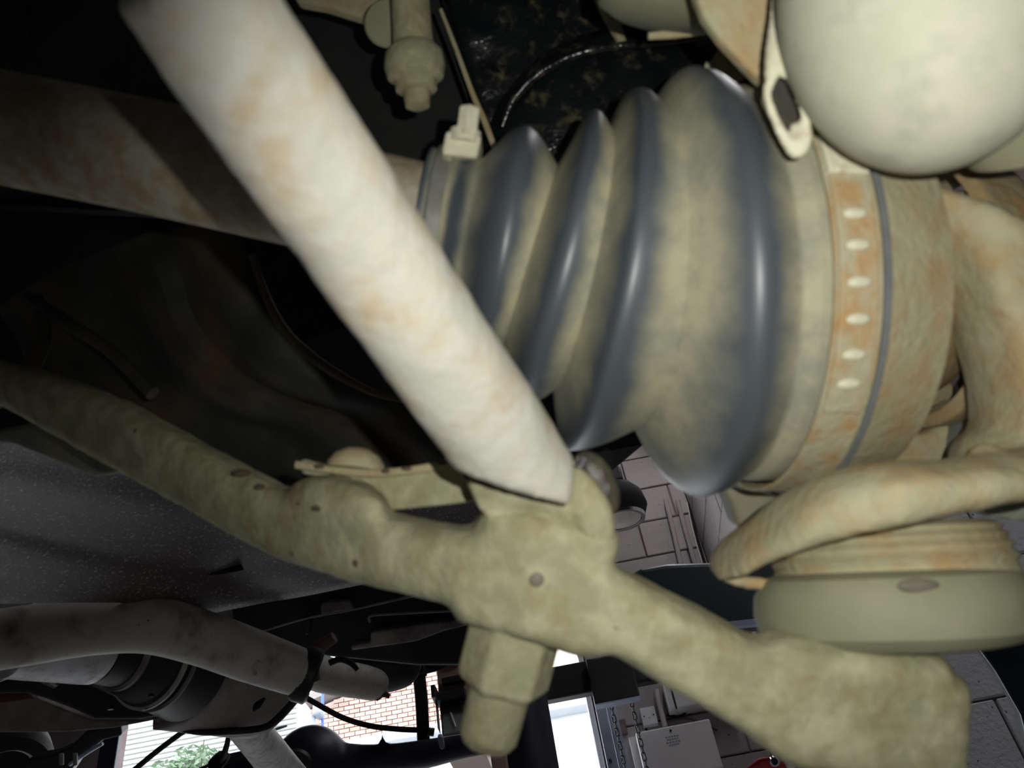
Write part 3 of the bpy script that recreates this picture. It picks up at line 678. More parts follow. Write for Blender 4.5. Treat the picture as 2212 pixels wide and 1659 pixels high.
bm = B(); pxprism(bm, [(-60, 1448), (40, 1432), (68, 1440), (40, 1458), (0, 1474), (-60, 1490)], 1.12, .02); obj('fin', bm, M['silver'], sg, smooth=False, bevel=.003)
# guard plate round the drum
gp = root('propshaft_guard', P(500, 1520, 1.15), 'dirty brown sheet guard curving under the black drum', 'guard')
bm = B()
top = [(330, 1556), (390, 1535), (430, 1505), (462, 1470), (490, 1440)]
bot = [(520, 1577), (560, 1572), (590, 1555), (620, 1520), (660, 1470)]
rows_ = []
tt = catmull(top, 5); bt = catmull(bot, 5)
for a, b in zip(tt, bt):
    rows_.append([P(a[0] + (b[0] - a[0]) * k / 8, a[1] + (b[1] - a[1]) * k / 8, 1.14 + .10 * k / 8) for k in range(9)])
vr = [[bm.verts.new(p) for p in r_] for r_ in rows_]
for i in range(len(vr) - 1):
    for j in range(8): bm.faces.new((vr[i][j], vr[i + 1][j], vr[i + 1][j + 1], vr[i][j + 1]))
o = obj('sheet', bm, M['brownplate'], gp); mm_ = o.modifiers.new('sheet', 'SOLIDIFY'); mm_.thickness = .012
bm = B(); pxtube(bm, [(476, 1540, 1.165, 3), (505, 1510, 1.17, 6), (540, 1462, 1.17, 6)], 8); obj('slot', bm, M['rubber'], gp)
bm = B(); pxtube(bm, [(655, 1492, 1.2, 8), (605, 1548, 1.2, 9), (570, 1572, 1.2, 8), (500, 1580, 1.19, 8), (420, 1580, 1.17, 7), (340, 1560, 1.16, 6)], 12); obj('rolled_edge', bm, M['black'], gp)
bm = B(); pxtube(bm, [(572, 1508, 1.15, 3), (556, 1524, 1.15, 8), (548, 1535, 1.15, 3)], 10); obj('oval_hole', bm, M['rubber'], gp)
# propshaft, axle
ps = root('propeller_shaft', P(560, 1600, 1.6), 'weathered grey propeller shaft tube running back to the rear axle', 'propeller shaft')
bm = B(); pxtube(bm, [(510, 1545, 1.45, 38), (560, 1602, 1.6, 40), (610, 1665, 1.75, 40), (640, 1700, 1.8, 40)], 28, 5); obj('tube', bm, M['prop'], ps)
ax = root('rear_axle', P(800, 1630, 2.1), 'black rear axle with a domed differential across the open doorway', 'axle')
bm = B(); pxball(bm, 672, 1650, 2.05, 82, 80, 80, 32, 18)
pxtube(bm, [(480, 1672, 2.05, 40), (640, 1655, 2.05, 50), (800, 1640, 2.05, 31), (900, 1632, 2.05, 31), (1000, 1612, 2.05, 26), (1080, 1600, 2.05, 22)], 20, 6)
pxtube(bm, [(825, 1600, 2.04, 10), (826, 1586, 2.04, 6)], 10, 4)
obj('casing', bm, M['navy'], ax, remesh=.010, sm=3)
bm = B(); pxlathe(bm, 640, 1652, 1.96, FWD, [(-10, 34), (0, 36), (4, 30)], 32); obj('pinion_flange', bm, M['black'], ax)
bm = B(); pxtube(bm, [(590, 1577, 1.98, 3), (606, 1572, 1.98, 3), (620, 1568, 1.98, 2)], 8); obj('bright_edge', bm, M['silver'], ax)
bm = B(); pxprism(bm, [(944, 1592), (956, 1592), (960, 1620), (950, 1620)], 2.0, .02); obj('brake_union', bm, M['lampgrey'], ax, smooth=False, bevel=.004)
dp = root('shock_absorber', P(912, 1500, 2.1), 'slim black shock absorber tube standing on the rear axle', 'shock absorber')
bm = B(); pxtube(bm, [(900, 1395, 2.1, 15), (902, 1440, 2.1, 15), (904, 1455, 2.1, 15)], 20, 4); obj('upper_tube', bm, M['black'], dp)
bm = B(); pxtube(bm, [(904, 1452, 2.09, 18), (905, 1460, 2.09, 18)], 20, 3); obj('collar', bm, M['black'], dp)
bm = B(); pxtube(bm, [(905, 1458, 2.1, 14), (911, 1520, 2.1, 14), (915, 1610, 2.1, 14)], 20, 4); obj('lower_tube', bm, M['black'], dp)
bm = B(); pxtube(bm, [(925, 1580, 2.09, 9), (938, 1582, 2.09, 9)], 14, 3); obj('eye_bolt', bm, M['chain'], dp)
um = root('upper_mount', P(960, 1400, 1.9), 'black body panel with two round holes above the thin post', 'panel')
def holed(bm, outline, holes, d, thick):
    pts, edges = [], []
    for loop in [outline] + [[(hu + hr * math.cos(2 * math.pi * k / 16), hv + hr * 1.25 * math.sin(2 * math.pi * k / 16)) for k in range(16)] for hu, hv, hr in holes]:
        b0 = len(pts); pts += [Vector(p) for p in loop]; edges += [(b0 + i, b0 + (i + 1) % len(loop)) for i in range(len(loop))]
    vv, ee, ff, *_ = delaunay_2d_cdt(pts, edges, [], 2, 1e-4)
    fr = [bm.verts.new(P(p.x, p.y, d)) for p in vv]; bk_ = [bm.verts.new(P(p.x, p.y, d) + FWD * thick) for p in vv]
    cnt = {}
    for f in ff:
        bm.faces.new([fr[i] for i in f]); bm.faces.new([bk_[i] for i in reversed(f)])
        for i in range(len(f)):
            e = (f[i], f[(i + 1) % len(f)]); cnt.setdefault(tuple(sorted(e)), []).append(e)
    for es in cnt.values():
        if len(es) == 1:
            a, b = es[0]; bm.faces.new((fr[b], fr[a], bk_[a], bk_[b]))
bm = B(); holed(bm, [(860, 1395), (1020, 1370), (1020, 1420), (1000, 1424), (942, 1450), (900, 1462), (880, 1440)], [(921, 1425, 3.6), (935, 1428, 3.8)], 2.15, .004); obj('panel', bm, M['chassis'], um, smooth=False)
def cable(name, pts, label, m='rubber'):
    bm = B(); pxtube(bm, pts, 10, 7); return tag(obj(name, bm, M[m]), label, 'cable')
cable('brake_hose', [(628, 1488, 1.9, 6), (680, 1518, 1.95, 6), (740, 1550, 2.0, 6), (800, 1568, 2.03, 6), (860, 1575, 2.05, 6), (905, 1577, 2.08, 6)], 'black brake hose sagging in front of the brick building')
cable('brake_hose', [(412, 1570, 1.5, 6), (380, 1592, 1.52, 6), (330, 1630, 1.55, 6), (270, 1680, 1.6, 6)], 'dark hose slanting down in front of the white boarded building')
hj = root('brake_line_joint', P(470, 1640, 1.7), 'dark brake line with a lumpy junction beside the grey propeller shaft', 'brake line')
bm = B(); pxtube(bm, [(496, 1572, 1.6, 5), (490, 1610, 1.62, 6), (478, 1640, 1.65, 7), (466, 1650, 1.66, 6)], 10); obj('hose', bm, M['rubber'], hj)
bm = B(); pxprism(bm, [(446, 1648), (466, 1632), (484, 1636), (490, 1648), (476, 1664), (450, 1680)], 1.65, .03); obj('junction', bm, M['rubber'], hj, smooth=False, bevel=.006)
bm = B(); pxtube(bm, [(478, 1652, 1.66, 4), (510, 1640, 1.68, 3), (535, 1627, 1.7, 3)], 8); pxtube(bm, [(460, 1650, 1.66, 4), (430, 1662, 1.66, 3), (400, 1680, 1.66, 3)], 8); f = obj('pipes', bm, M['rubber'], hj)
# left edge: tyre, leaf spring, navy jamb
ty = root('road_wheel', P(10, 1640, 2.6), 'black tyre on a pale dusty steel rim at the lower left corner', 'wheel')
axw = img(.55, .10, -.8)
bm = B(); pxlathe(bm, 10, 1660, 2.6, axw, [(-60, 62), (-62, 84), (-40, 98), (20, 98), (44, 88), (46, 62), (30, 60)], 40); obj('tyre', bm, M['rubber'], ty)
bm = B(); pxlathe(bm, 10, 1660, 2.6, axw, [(-50, 60), (10, 60), (40, 63), (46, 60), (30, 52), (16, 40), (20, 10)], 40); obj('rim', bm, M['cream'], ty)
ls = root('leaf_spring', P(140, 1630, 2.3), 'dark leaf spring rising towards the navy door jamb at the lower left', 'leaf spring')
bm = B(); pxprism(bm, [(30, 1700), (60, 1640), (110, 1632), (150, 1615), (185, 1580), (260, 1560), (262, 1590), (222, 1600), (170, 1640), (130, 1700)], 2.35, .05); obj('pack', bm, M['black'], ls, smooth=False, bevel=.006)
bm = B(); pxtube(bm, [(222, 1606, 2.33, 4), (190, 1625, 2.33, 4), (150, 1652, 2.33, 4)], 8); obj('bright_leaf', bm, M['bluegrey'], ls)
for uu in (133, 163):
    bm = B(); pxlathe(bm, uu, 1640, 2.31, img(0, 1), [(-12, 5), (12, 5)], 6); obj('bolt', bm, M['chassis_dust'], ls)
Yj = YB - .3
a, b = PY(214, 1620, Yj), PY(252, 1620, Yj)
bm = B(); wbox(bm, a.x, b.x, Yj, Yj + .03, 0, 4.5); tag(obj('door_jamb', bm, M['navy'], smooth=False, bevel=.006), 'dark navy steel door jamb left of the bright opening', 'jamb')

# ================================================================== NEAR, DARK
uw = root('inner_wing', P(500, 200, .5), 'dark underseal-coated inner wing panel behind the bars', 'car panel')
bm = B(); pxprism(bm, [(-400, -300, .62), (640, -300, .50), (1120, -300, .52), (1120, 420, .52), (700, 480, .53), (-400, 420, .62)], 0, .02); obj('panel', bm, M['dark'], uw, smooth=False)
bm = B(); pxtube(bm, [(20, 160, .55, 6), (60, 90, .55, 8), (50, 0, .55, 10)], 10); obj('pressed_rib', bm, M['dark'], uw)
vd = root('void_backing', P(700, 700, .75), 'black backing sheet for the shadowed void behind the rubber boot', 'car panel')  # black sheet added for the void; its shade is put into the colour
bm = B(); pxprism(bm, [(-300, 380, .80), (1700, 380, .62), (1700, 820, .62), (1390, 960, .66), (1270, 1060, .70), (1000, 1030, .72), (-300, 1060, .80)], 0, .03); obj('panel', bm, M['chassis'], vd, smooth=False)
# subframe with rusty flange
sf = root('front_subframe', P(400, 780, .5), 'dark rusty subframe pressing with a curved flange on the left', 'subframe')
fe = catmull([(500, 470), (545, 550), (575, 640), (620, 720), (700, 790), (800, 840), (900, 875), (1010, 960), (1060, 1030)], 6)
bm = B(); rows_ = []
for (u, v) in fe:
    rw = []
    for k in range(25):
        t = k / 24
        uu, vv = u - 560 * t + 60 * t * t, v + 60 * t + 130 * t * t * (1 - (v - 470) / 700)
        d = .50 + .10 * t - .012 * math.sin(t * 9.5) - .018 * math.exp(-((t - .42) / .09) ** 2) + .016 * math.exp(-((t - .25) / .08) ** 2) + .008 * noise.noise(Vector((uu / 130, vv / 130, 0)))
        rw.append(P(uu, vv, d))
    rows_.append(rw)
vr = [[bm.verts.new(p) for p in r_] for r_ in rows_]
for i in range(len(vr) - 1):
    for j in range(24): bm.faces.new((vr[i][j], vr[i + 1][j], vr[i + 1][j + 1], vr[i][j + 1]))
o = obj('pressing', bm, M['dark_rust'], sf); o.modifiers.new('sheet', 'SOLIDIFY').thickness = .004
bm = B(); pxtube(bm, [(545, 550, .495, 9), (575, 640, .495, 10), (620, 720, .495, 11), (700, 790, .495, 11), (800, 845, .495, 8), (880, 868, .495, 4)], 10); obj('flange', bm, M['lip'], sf)
bm = B(); pxtube(bm, [(60, 640, .52, 12), (150, 700, .50, 14), (240, 760, .49, 14), (330, 850, .48, 16)], 12); obj('stiffening_rib', bm, M['dark_rust'], sf)
bm = B(); pxtube(bm, [(-20, 870, .50, 22), (60, 800, .50, 20), (95, 720, .51, 16), (80, 640, .52, 12)], 12); obj('curved_rib', bm, M['dark_rust'], sf)
bk = root('side_bracket', P(120, 970, .5), 'small grey folded bracket at the left edge under the arm', 'bracket')
bm = B(); pxprism(bm, [(-20, 930), (60, 915), (120, 905), (165, 930), (190, 962), (262, 1008), (250, 1024), (200, 1029), (110, 992), (0, 948)], .50, .012); obj('plate', bm, M['teal_grey'], bk, bevel=.003)

# ================================================================== NEAR, FLASH-LIT
# ---- drive shaft: shaft, boot, clamps, joint housing
ds = root('drive_shaft', P(1300, 600, .29), 'drive shaft with a ribbed dusty rubber boot and rusty joint housing', 'drive shaft')
bm = B(); pxtube(bm, [(-160, 245, .335, 121), (300, 335, .325, 122), (700, 425, .315, 120), (960, 480, .31, 116)], 36, 6); obj('shaft', bm, M['shaft'], ds, label='rusty steel shaft')
def ring(top, bot, d, yaw):
    a, b = P(*top, d), P(*bot, d)
    c = (a + b) / 2; n1 = (a - b).normalized(); r = (a - b).length / 2
    ax_ = (RGT * math.cos(yaw) + FWD * math.sin(yaw)); ax_ = (ax_ - n1 * ax_.dot(n1)).normalized()
    return c, n1, ax_, r
def loft(name, ks, m, n=96, sub=8, parent=ds, dust=False, jag=0.0):
    """ks: (top, bottom, depth, yaw, kind, dustval); kind 'v' sharp valley, 'p' rounded crest, 'l' straight"""
    R_ = [(*ring(k[0], k[1], k[2], math.radians(k[3])), k[4], k[5]) for k in ks]
    rings, dv = [], []
    for i in range(len(R_) - 1):
        c0, n0, a0, r0, k0, d0 = R_[i]; c1, n1_, a1, r1, k1, d1 = R_[i + 1]
        for s in range(sub + (1 if i == len(R_) - 2 else 0)):
            t = s / sub
            if k0 == 'v' and k1 == 'p': e = math.sin(t * math.pi / 2) ** 1.15
            elif k0 == 'p' and k1 == 'v': e = 1 - math.cos(t * math.pi / 2) ** 1.15 if t < 1 else 1
            else: e = t
            c = c0.lerp(c1, t); nn = n0.lerp(n1_, t).normalized(); aa = a0.lerp(a1, t); aa = (aa - nn * aa.dot(nn)).normalized()
            r = r0 + (r1 - r0) * e; n2 = aa.cross(nn)
            rings.append([c + (nn * math.cos(2 * math.pi * q / n) + n2 * math.sin(2 * math.pi * q / n)) * r for q in range(n)])
            dv.append(d0 + (d1 - d0) * (t if k0 == 'l' or k1 == 'l' else (t ** 0.9 if d1 > d0 else 1 - (1 - t) ** 0.9)))
    bm = B()
    lay = bm.verts.layers.float.new('dust')
    vr = skin(bm, rings, cap=False)
    for r_, x in zip(vr, dv):
        for v in r_: v[lay] = x
    o = obj(name, bm, m, parent, angle=70)
    return o
bd = .29
K = [((940, 322), (895, 640), .312, 0, 'l', .15), ((962, 330), (918, 648), .312, 0, 'l', .9), ((990, 338), (940, 660), .31, 0, 'l', .9),
     ((1015, 345), (958, 672), .308, 0, 'l', .1), ((1048, 345), (985, 690), .306, 0, 'v', .7), ((1137, 280), (1040, 772), .302, 1, 'p', -.1), ((1203, 362), (1085, 752), .300, 1, 'v', 1.0),
     ((1272, 250), (1122, 880), .298, 2, 'p', -.05), ((1310, 285), (1198, 842), .295, 3, 'v', 1.0),
     ((1350, 210), (1228, 972), .292, 4, 'p', .0), ((1402, 235), (1378, 922), .290, 5, 'v', 1.0),
     ((1462, 172), (1492, 1070), .290, 6, 'p', .05), ((1530, 215), (1575, 1030), .290, 7, 'v', .8), ((1560, 205), (1600, 1036), .290, 7, 'l', .95), ((1602, 206), (1640, 1038), .291, 7, 'l', 1.0)]
loft('boot', K, M['boot'])['label'] = 'ribbed black rubber boot dusted tan'
# small clamp with screw
K2 = [((956, 322), (910, 660), .311, 0, 'l', 0), ((958, 318), (912, 664), .311, 0, 'l', 0), ((990, 326), (938, 672), .310, 0, 'l', 0), ((991, 330), (940, 668), .310, 0, 'l', 0)]
sc = loft('small_clamp', K2, M['steel']); sc['label'] = 'bright steel clamp band'
bm = B(); box(bm, P(1000, 326, .300), img(.95, .12) * .0060, img(-.2, .97) * .0040, FWD * .009); obj('clamp_housing', bm, M['strap'], sc, smooth=False, bevel=.0015)
bm = B(); pxlathe(bm, 1012, 262, .292, img(-.12, .98, -.1), [(-30, 22), (-26, 25), (24, 25), (34, 24)], 6); obj('screw_head', bm, M['strap'], sc, smooth=False, bevel=.0006)
bm = B(); pxlathe(bm, 1004, 298, .294, img(-.12, .98, -.1), [(-14, 34), (14, 34)], 20); obj('screw_collar', bm, M['strap'], sc)
# large clamp
K3 = [((1574, 192), (1612, 1052), .290, 7, 'l', 0), ((1576, 186), (1614, 1058), .290, 7, 'l', 0), ((1650, 190), (1690, 1060), .293, 7, 'l', 0), ((1651, 196), (1691, 1054), .293, 7, 'l', 0)]
lc = loft('large_clamp', K3, M['rust_band'])
K4 = [((1652, 184), (1692, 1066), .293, 7, 'l', 0), ((1653, 180), (1693, 1070), .293, 7, 'l', 0), ((1664, 180), (1704, 1070), .294, 7, 'l', 0), ((1665, 186), (1705, 1064), .294, 7, 'l', 0)]
loft('rubber_lip', K4, M['grey_edge'], parent=lc)
def on_ring(K_, t, ang):
    """point on a ring between the first and last of K_, ang degrees up from the side facing the camera"""
    c0, n0, a0, r0 = ring(K_[1][0], K_[1][1], K_[1][2], math.radians(K_[1][3])); c1, n1_, a1, r1 = ring(K_[2][0], K_[2][1], K_[2][2], math.radians(K_[2][3]))
    c = c0.lerp(c1, t); nn = n0.lerp(n1_, t).normalized(); aa = a0.lerp(a1, t).normalized(); r = r0 + (r1 - r0) * t
    n2 = aa.cross(nn)
    if n2.dot(FWD) > 0: n2 = -n2
    out = (nn * math.sin(math.radians(ang)) + n2 * math.cos(math.radians(ang)))
    return c + out * r, out, aa
# buckle on the large clamp: a square ear, a stamped strip with bumps
def patch(K_, t0, t1, a0, a1, lift, thick, n=10):
    bm = B(); rings_ = []
    for i in range(n + 1):
        an = a0 + (a1 - a0) * i / n
        p0, o0, _ = on_ring(K_, t0, an); p1, o1, _ = on_ring(K_, t1, an)
        rings_.append([p0 + o0 * lift, p1 + o1 * lift, p1 + o1 * (lift - thick), p0 + o0 * (lift - thick)])
    skin(bm, rings_); return bm
obj('clamp_ear', patch(K3, .02, .95, 19.5, 30, .0022, .003), M['strap'], lc, bevel=.0006)
obj('clamp_strip', patch(K3, .05, .92, -36, 24, .0012, .002, 20), M['rust_band'], lc, bevel=.0005)
for an in (10, 3, -5, -13, -21, -28):
    p, o_, a_ = on_ring(K3, .45, an)
    bm = B(); ball(bm, p + o_ * .0012, a_ * .0034, o_.cross(a_) * .0016, o_ * .0013, 14, 8); obj('clamp_bump', bm, M['strap'], lc)
# joint housing
K5 = [((1640, 204), (1678, 1046), .292, 7, 'l', 0), ((1668, 200), (1706, 1052), .294, 7, 'l', 0), ((1790, 232), (1826, 1030), .305, 8, 'l', 0)]
loft('joint_housing', K5, M['khaki_rust'])
K6 = [((1790, 250), (1824, 1010), .306, 8, 'l', 0), ((1800, 260), (1838, 1000), .307, 8, 'l', 0), ((1880, 360), (1905, 890), .315, 9, 'l', 0), ((1960, 400), (1990, 850), .325, 10, 'l', 0)]
loft('joint_neck', K6, M['rusty'])
K7 = [((1930, 350), (1960, 905), .325, 10, 'l', 0), ((1940, 330), (1975, 925), .326, 10, 'l', 0), ((2040, 340), (2080, 915), .335, 10, 'l', 0), ((2080, 400), (2120, 850), .34, 10, 'l', 0)]
loft('hub_seal', K7, M['rusty'])

# ---- diagonal link bar
lb = root('suspension_link', P(700, 500, .18), 'pale dusty suspension link bar running diagonally across the boot', 'link bar')
bm = B()
pts = [(388, -70, .146, 160), (470, 60, .153, 156), (590, 240, .166, 149), (700, 400, .178, 141), (800, 545, .190, 134), (900, 690, .201, 128), (1010, 850, .213, 121), (1080, 950, .221, 117), (1130, 1030, .226, 114), (1190, 1120, .231, 112)]
pxtube(bm, pts, 40, 8, ratio=.9)
ca, cb_ = P(1000, 1016, .222), P(1226, 1080, .230)
cutn = (cb_ - ca).cross(FWD).normalized()
if cutn.dot(P(1190, 1120, .231) - ca) < 0: cutn = -cutn
g_ = bmesh.ops.bisect_plane(bm, geom=bm.verts[:] + bm.edges[:] + bm.faces[:], plane_co=ca, plane_no=cutn, clear_outer=True)
bmesh.ops.holes_fill(bm, edges=[e for e in bm.edges if e.is_boundary], sides=0)
cc, cd_ = P(1240, 985, .226), P(1228, 1085, .230)
cutn = (cd_ - cc).cross(FWD).normalized()
if cutn.dot(RGT) < 0: cutn = -cutn
bmesh.ops.bisect_plane(bm, geom=bm.verts[:] + bm.edges[:] + bm.faces[:], plane_co=cc, plane_no=cutn, clear_outer=True)
bmesh.ops.holes_fill(bm, edges=[e for e in bm.edges if e.is_boundary], sides=0)
obj('bar', bm, M['link'], lb, remesh=.0015, sm=2, rough=.0011, rscale=.012)
# ---- lower arm casting
la = root('lower_arm', P(1200, 1230, .24), 'khaki dusty forged lower suspension arm across the foreground', 'suspension arm')
def interp(tab, u):
    if u <= tab[0][0]: return tab[0][1]
    for (a, b), (c, d) in zip(tab, tab[1:]):
        if u <= c: return b + (d - b) * (u - a) / (c - a)
    return tab[-1][1]
ARM = [(-200, .45), (60, .415), (250, .375), (400, .345), (540, .312), (680, .280), (820, .258), (1000, .240), (1150, .232), (1400, .230), (1850, .232), (2100, .236)]
bm = B()
top_e = [(-120, 752), (60, 795), (170, 830), (280, 876), (400, 944), (520, 1010), (600, 1052), (624, 1058), (640, 1040), (665, 1030), (720, 1030), (790, 1052), (828, 1080), (838, 1114), (900, 1130), (1000, 1145), (1022, 1142), (1045, 1098), (1060, 1086), (1150, 1093), (1240, 1112), (1316, 1126), (1338, 1160), (1332, 1196), (1318, 1210), (1325, 1225), (1345, 1236), (1450, 1290), (1560, 1345), (1630, 1385), (1660, 1388), (1690, 1374), (1730, 1369), (1850, 1380), (1990, 1400), (2030, 1412), (2046, 1440), (2078, 1462), (2081, 1490), (2070, 1600), (2064, 1740)]
bot_e = [(1900, 1740), (1800, 1664), (1690, 1638), (1645, 1606), (1590, 1566), (1500, 1512), (1400, 1454), (1312, 1402), (1290, 1414), (1240, 1408), (1150, 1380), (1010, 1342), (986, 1334), (976, 1306), (958, 1296), (860, 1274), (760, 1252), (680, 1226), (600, 1200), (500, 1150), (400, 1092), (250, 1010), (60, 902), (-120, 812)]
def dense(pts, step=40):
    out = []
    for (a, b), (c, d) in zip(pts, pts[1:]):
        k = max(1, int(math.hypot(c - a, d - b) / step))
        out += [(a + (c - a) * i / k, b + (d - b) * i / k) for i in range(k)]
    return out + [pts[-1]]
def seg_dist(p, a, b):
    ab = b - a; L2 = ab.dot(ab)
    t = 0 if L2 == 0 else max(0, min(1, (p - a).dot(ab) / L2))
    return (p - (a + ab * t)).length
def pillow(bm, outline, tab, half, round_px, step=16, edge=.25):
    '''a forged solid: the outline filled with a fine grid, both faces swelling away from the rim'''
    out = [Vector(p) for p in dense(outline + [outline[0]], step)[:-1]]
    n = len(out)
    u0, u1 = min(p.x for p in out), max(p.x for p in out); v0, v1 = min(p.y for p in out), max(p.y for p in out)
    segs = [(out[i], out[(i + 1) % n]) for i in range(n)]
    pts = list(out)
    def inside(p):
        c = False
        for a, b in segs:
            if (a.y > p.y) != (b.y > p.y) and p.x < (b.x - a.x) * (p.y - a.y) / (b.y - a.y) + a.x: c = not c
        return c
    v = v0
    while v < v1:
        u = u0
        while u < u1:
            p = Vector((u + random.uniform(-2, 2), v + random.uniform(-2, 2)))
            if inside(p) and min(seg_dist(p, a, b) for a, b in segs) > step * .6: pts.append(p)
            u += step
        v += step
    vv, ee, ff, *_ = delaunay_2d_cdt(pts, [(i, (i + 1) % n) for i in range(n)], [], 1, 1e-4)
    fr, bk_ = [], []
    for p in vv:
        dd = min(seg_dist(p, a, b) for a, b in segs)
        t = min(1.0, dd / round_px); cr = edge + (1 - edge) * math.sqrt(max(0, 1 - (1 - t) ** 2))
        d0 = interp(tab, p.x)
        c = P(p.x, p.y, d0 + half * .8) - FWD * half * .8
        fr.append(bm.verts.new(c + FWD * (half - half * cr))); bk_.append(bm.verts.new(c + FWD * (half + half * cr)))
    cnt = {}
    for f in ff:
        bm.faces.new([fr[i] for i in f]); bm.faces.new([bk_[i] for i in reversed(f)])
        for i in range(len(f)):
            e = (f[i], f[(i + 1) % len(f)]); cnt[tuple(sorted(e))] = cnt.get(tuple(sorted(e)), []) + [e]
    for k, es in cnt.items():
        if len(es) == 1:
            a, b = es[0]; bm.faces.new((fr[b], fr[a], bk_[a], bk_[b]))
pillow(bm, top_e + bot_e, ARM, .014, 56, edge=.5)
obj('casting', bm, M['khaki'], la, remesh=.0016, sm=3, rough=.0010, rscale=.010)
bm = B(); pxlathe(bm, 1160, 1252, .2305, FWD, [(-2, 13), (0, 16), (10, 14)], 18); obj('grease_plug', bm, M['dimple'], la, label='small dark plug')
for (u_, v_, a_, b_, dd) in ((655, 1088, 12, 9, .2865), (700, 1098, 24, 7, .278), (520, 1022, 18, 7, .318), (560, 1052, 10, 6, .308), (775, 1215, 12, 10, .266), (640, 1195, 10, 7, .290), (745, 1190, 8, 6, 0), (300, 935, 9, 12, 0), (430, 1080, 16, 5, 0)):
    dd = interp(ARM, u_) + .0004
    bm = B(); pxball(bm, u_, v_, dd, a_ * 1.2, b_ * 1.2, 14, 14, 8); obj('rust_chip', bm, M['lip'], la)
# top collar where the link bar meets the arm
bm = B(); pxprism(bm, [(1000, 1024, .238), (1100, 1054, .232), (1225, 1086, .231), (1262, 1098, .233), (1300, 1118, .236), (1290, 1150, .236), (1060, 1130, .238), (1030, 1096, .240)], 0, .024)
pxtube(bm, [(1236, 1010, .240, 14), (1262, 1060, .237, 34), (1284, 1120, .236, 44), (1292, 1180, .237, 34)], 16, 6, power=2.4)
obj('collar', bm, M['khaki'], la, remesh=.0014, sm=4)
bm = B(); pxtube(bm, [(1246, 985, .252, 18), (1275, 1010, .250, 34), (1305, 1060, .250, 34), (1318, 1105, .252, 22)], 14, 6); obj('wet_bush', bm, M['water'], la, remesh=.0014, sm=2, label='wet dark bush with droplets')
for (u_, v_, r_) in ((1253, 1008, 5), (1241, 1000, 4), (1262, 992, 4), (1247, 990, 3), (1258, 1000, 4)):
    bm = B(); pxball(bm, u_, v_, .2365, r_, r_, r_, 12, 8); obj('droplet', bm, M['chrome'], la)
# nut and stud hanging below
nax = img(-.24, .96, .05)
bm = B(); pxlathe(bm, 1118, 1345, .252, nax, [(-20, 96), (-6, 104), (128, 104), (146, 92)], 6, start=.45); obj('hex_nut', bm, M['khaki'], la, smooth=False, bevel=.0016, label='large dusty hexagon nut')
bm = B(); pxlathe(bm, 1083, 1480, .252, nax, [(-20, 64), (0, 66), (120, 62), (138, 52)], 28)
for k in range(6):
    pxlathe(bm, 1083 - .24 * (8 + 20 * k), 1480 + .96 * (8 + 20 * k), .252, nax, [(0, 60), (5, 69), (10, 60)], 28, cap=True)
obj('threaded_stud', bm, M['khaki'], la, remesh=.0011, sm=2)

# ---- small folded bracket with bolt
fb = root('folded_bracket', P(850, 1050, .28), 'thin folded steel bracket with a rusty edge and round bolt head on the arm', 'bracket')
bm = B(); pxprism(bm, [(640, 1003), (652, 992), (700, 1004), (800, 1016), (900, 1008), (968, 992), (984, 1002), (1004, 1036), (1030, 1084), (940, 1094), (842, 1104), (780, 1052), (700, 1030), (655, 1026)], lambda u, v: .300 - (u - 640) * .00007, .004)
obj('face', bm, M['khaki'], fb, smooth=False, bevel=.0012)
bm = B(); pxtube(bm, [(642, 1004, .296, 9), (700, 1012, .292, 9), (800, 1022, .286, 9), (900, 1014, .278, 9), (972, 998, .274, 9)], 12, 5, power=3); obj('rolled_edge', bm, M['khaki_rust'], fb, label='rust-spotted rolled edge')
for (u_, v_, d_) in ((955, 1000, .2735), (880, 1012, .278), (690, 1008, .291), (835, 1018, .282)):
    bm = B(); pxball(bm, u_, v_, d_, 13, 5, 8, 12, 8); obj('rust_spot', bm, M['lip'], fb)
bm = B(); pxlathe(bm, 768, 1016, .292, img(.10, -.99, .25), [(0, 64), (14, 62), (34, 48), (46, 26), (50, 4)], 28); obj('bolt_head', bm, M['khaki_rust'], fb)

# ---- steering knuckle
kn = root('steering_knuckle', P(2050, 900, .27), 'rusty cast steering knuckle curving round the joint housing', 'knuckle')
bm = B()
kin = [(1850, 384), (1900, 432), (1960, 495), (2010, 555), (2060, 625), (2105, 705), (2138, 805), (2150, 880), (2150, 925), (2120, 945), (2100, 990), (2110, 1060)]
kout = [(2200, 1060), (2350, 1040), (2350, 900), (2350, 540), (2230, 500), (2100, 440), (2000, 408), (1930, 390)]
pillow(bm, kin + kout, [(1850, .262), (2000, .252), (2100, .244), (2400, .244)], .020, 46)
flange = [(2150, 985), (2060, 998), (1960, 998), (1880, 1006), (1770, 1040), (1692, 1088), (1620, 1138), (1560, 1186), (1536, 1230), (1548, 1256), (1590, 1250), (1640, 1220), (1750, 1176), (1900, 1142), (2040, 1112), (2160, 1090), (2300, 1062), (2300, 960)]
pillow(bm, flange, [(1530, .252), (1620, .236), (1700, .224), (1900, .211), (2100, .214), (2300, .226)], .016, 46)
pxtube(bm, [(1555, 1234, .272, 22), (1600, 1256, .268, 18), (1680, 1264, .264, 16)], 12, 5)
pxball(bm, 2130, 1000, .238, 40, 46, 40)
obj('casting', bm, M['khaki_rust'], kn, remesh=.0018, sm=6, rough=.0009, rscale=.012)
bm = B(); pxprism(bm, [(1870, 380), (2000, 410), (2120, 405), (2400, 390), (2400, 1150), (2130, 1120), (2120, 960), (2160, 800), (2090, 640), (1990, 500)], .300, .03); obj('back_web', bm, M['teal_grey'], kn, remesh=.003, sm=4, label='grey-green flat web of the casting')
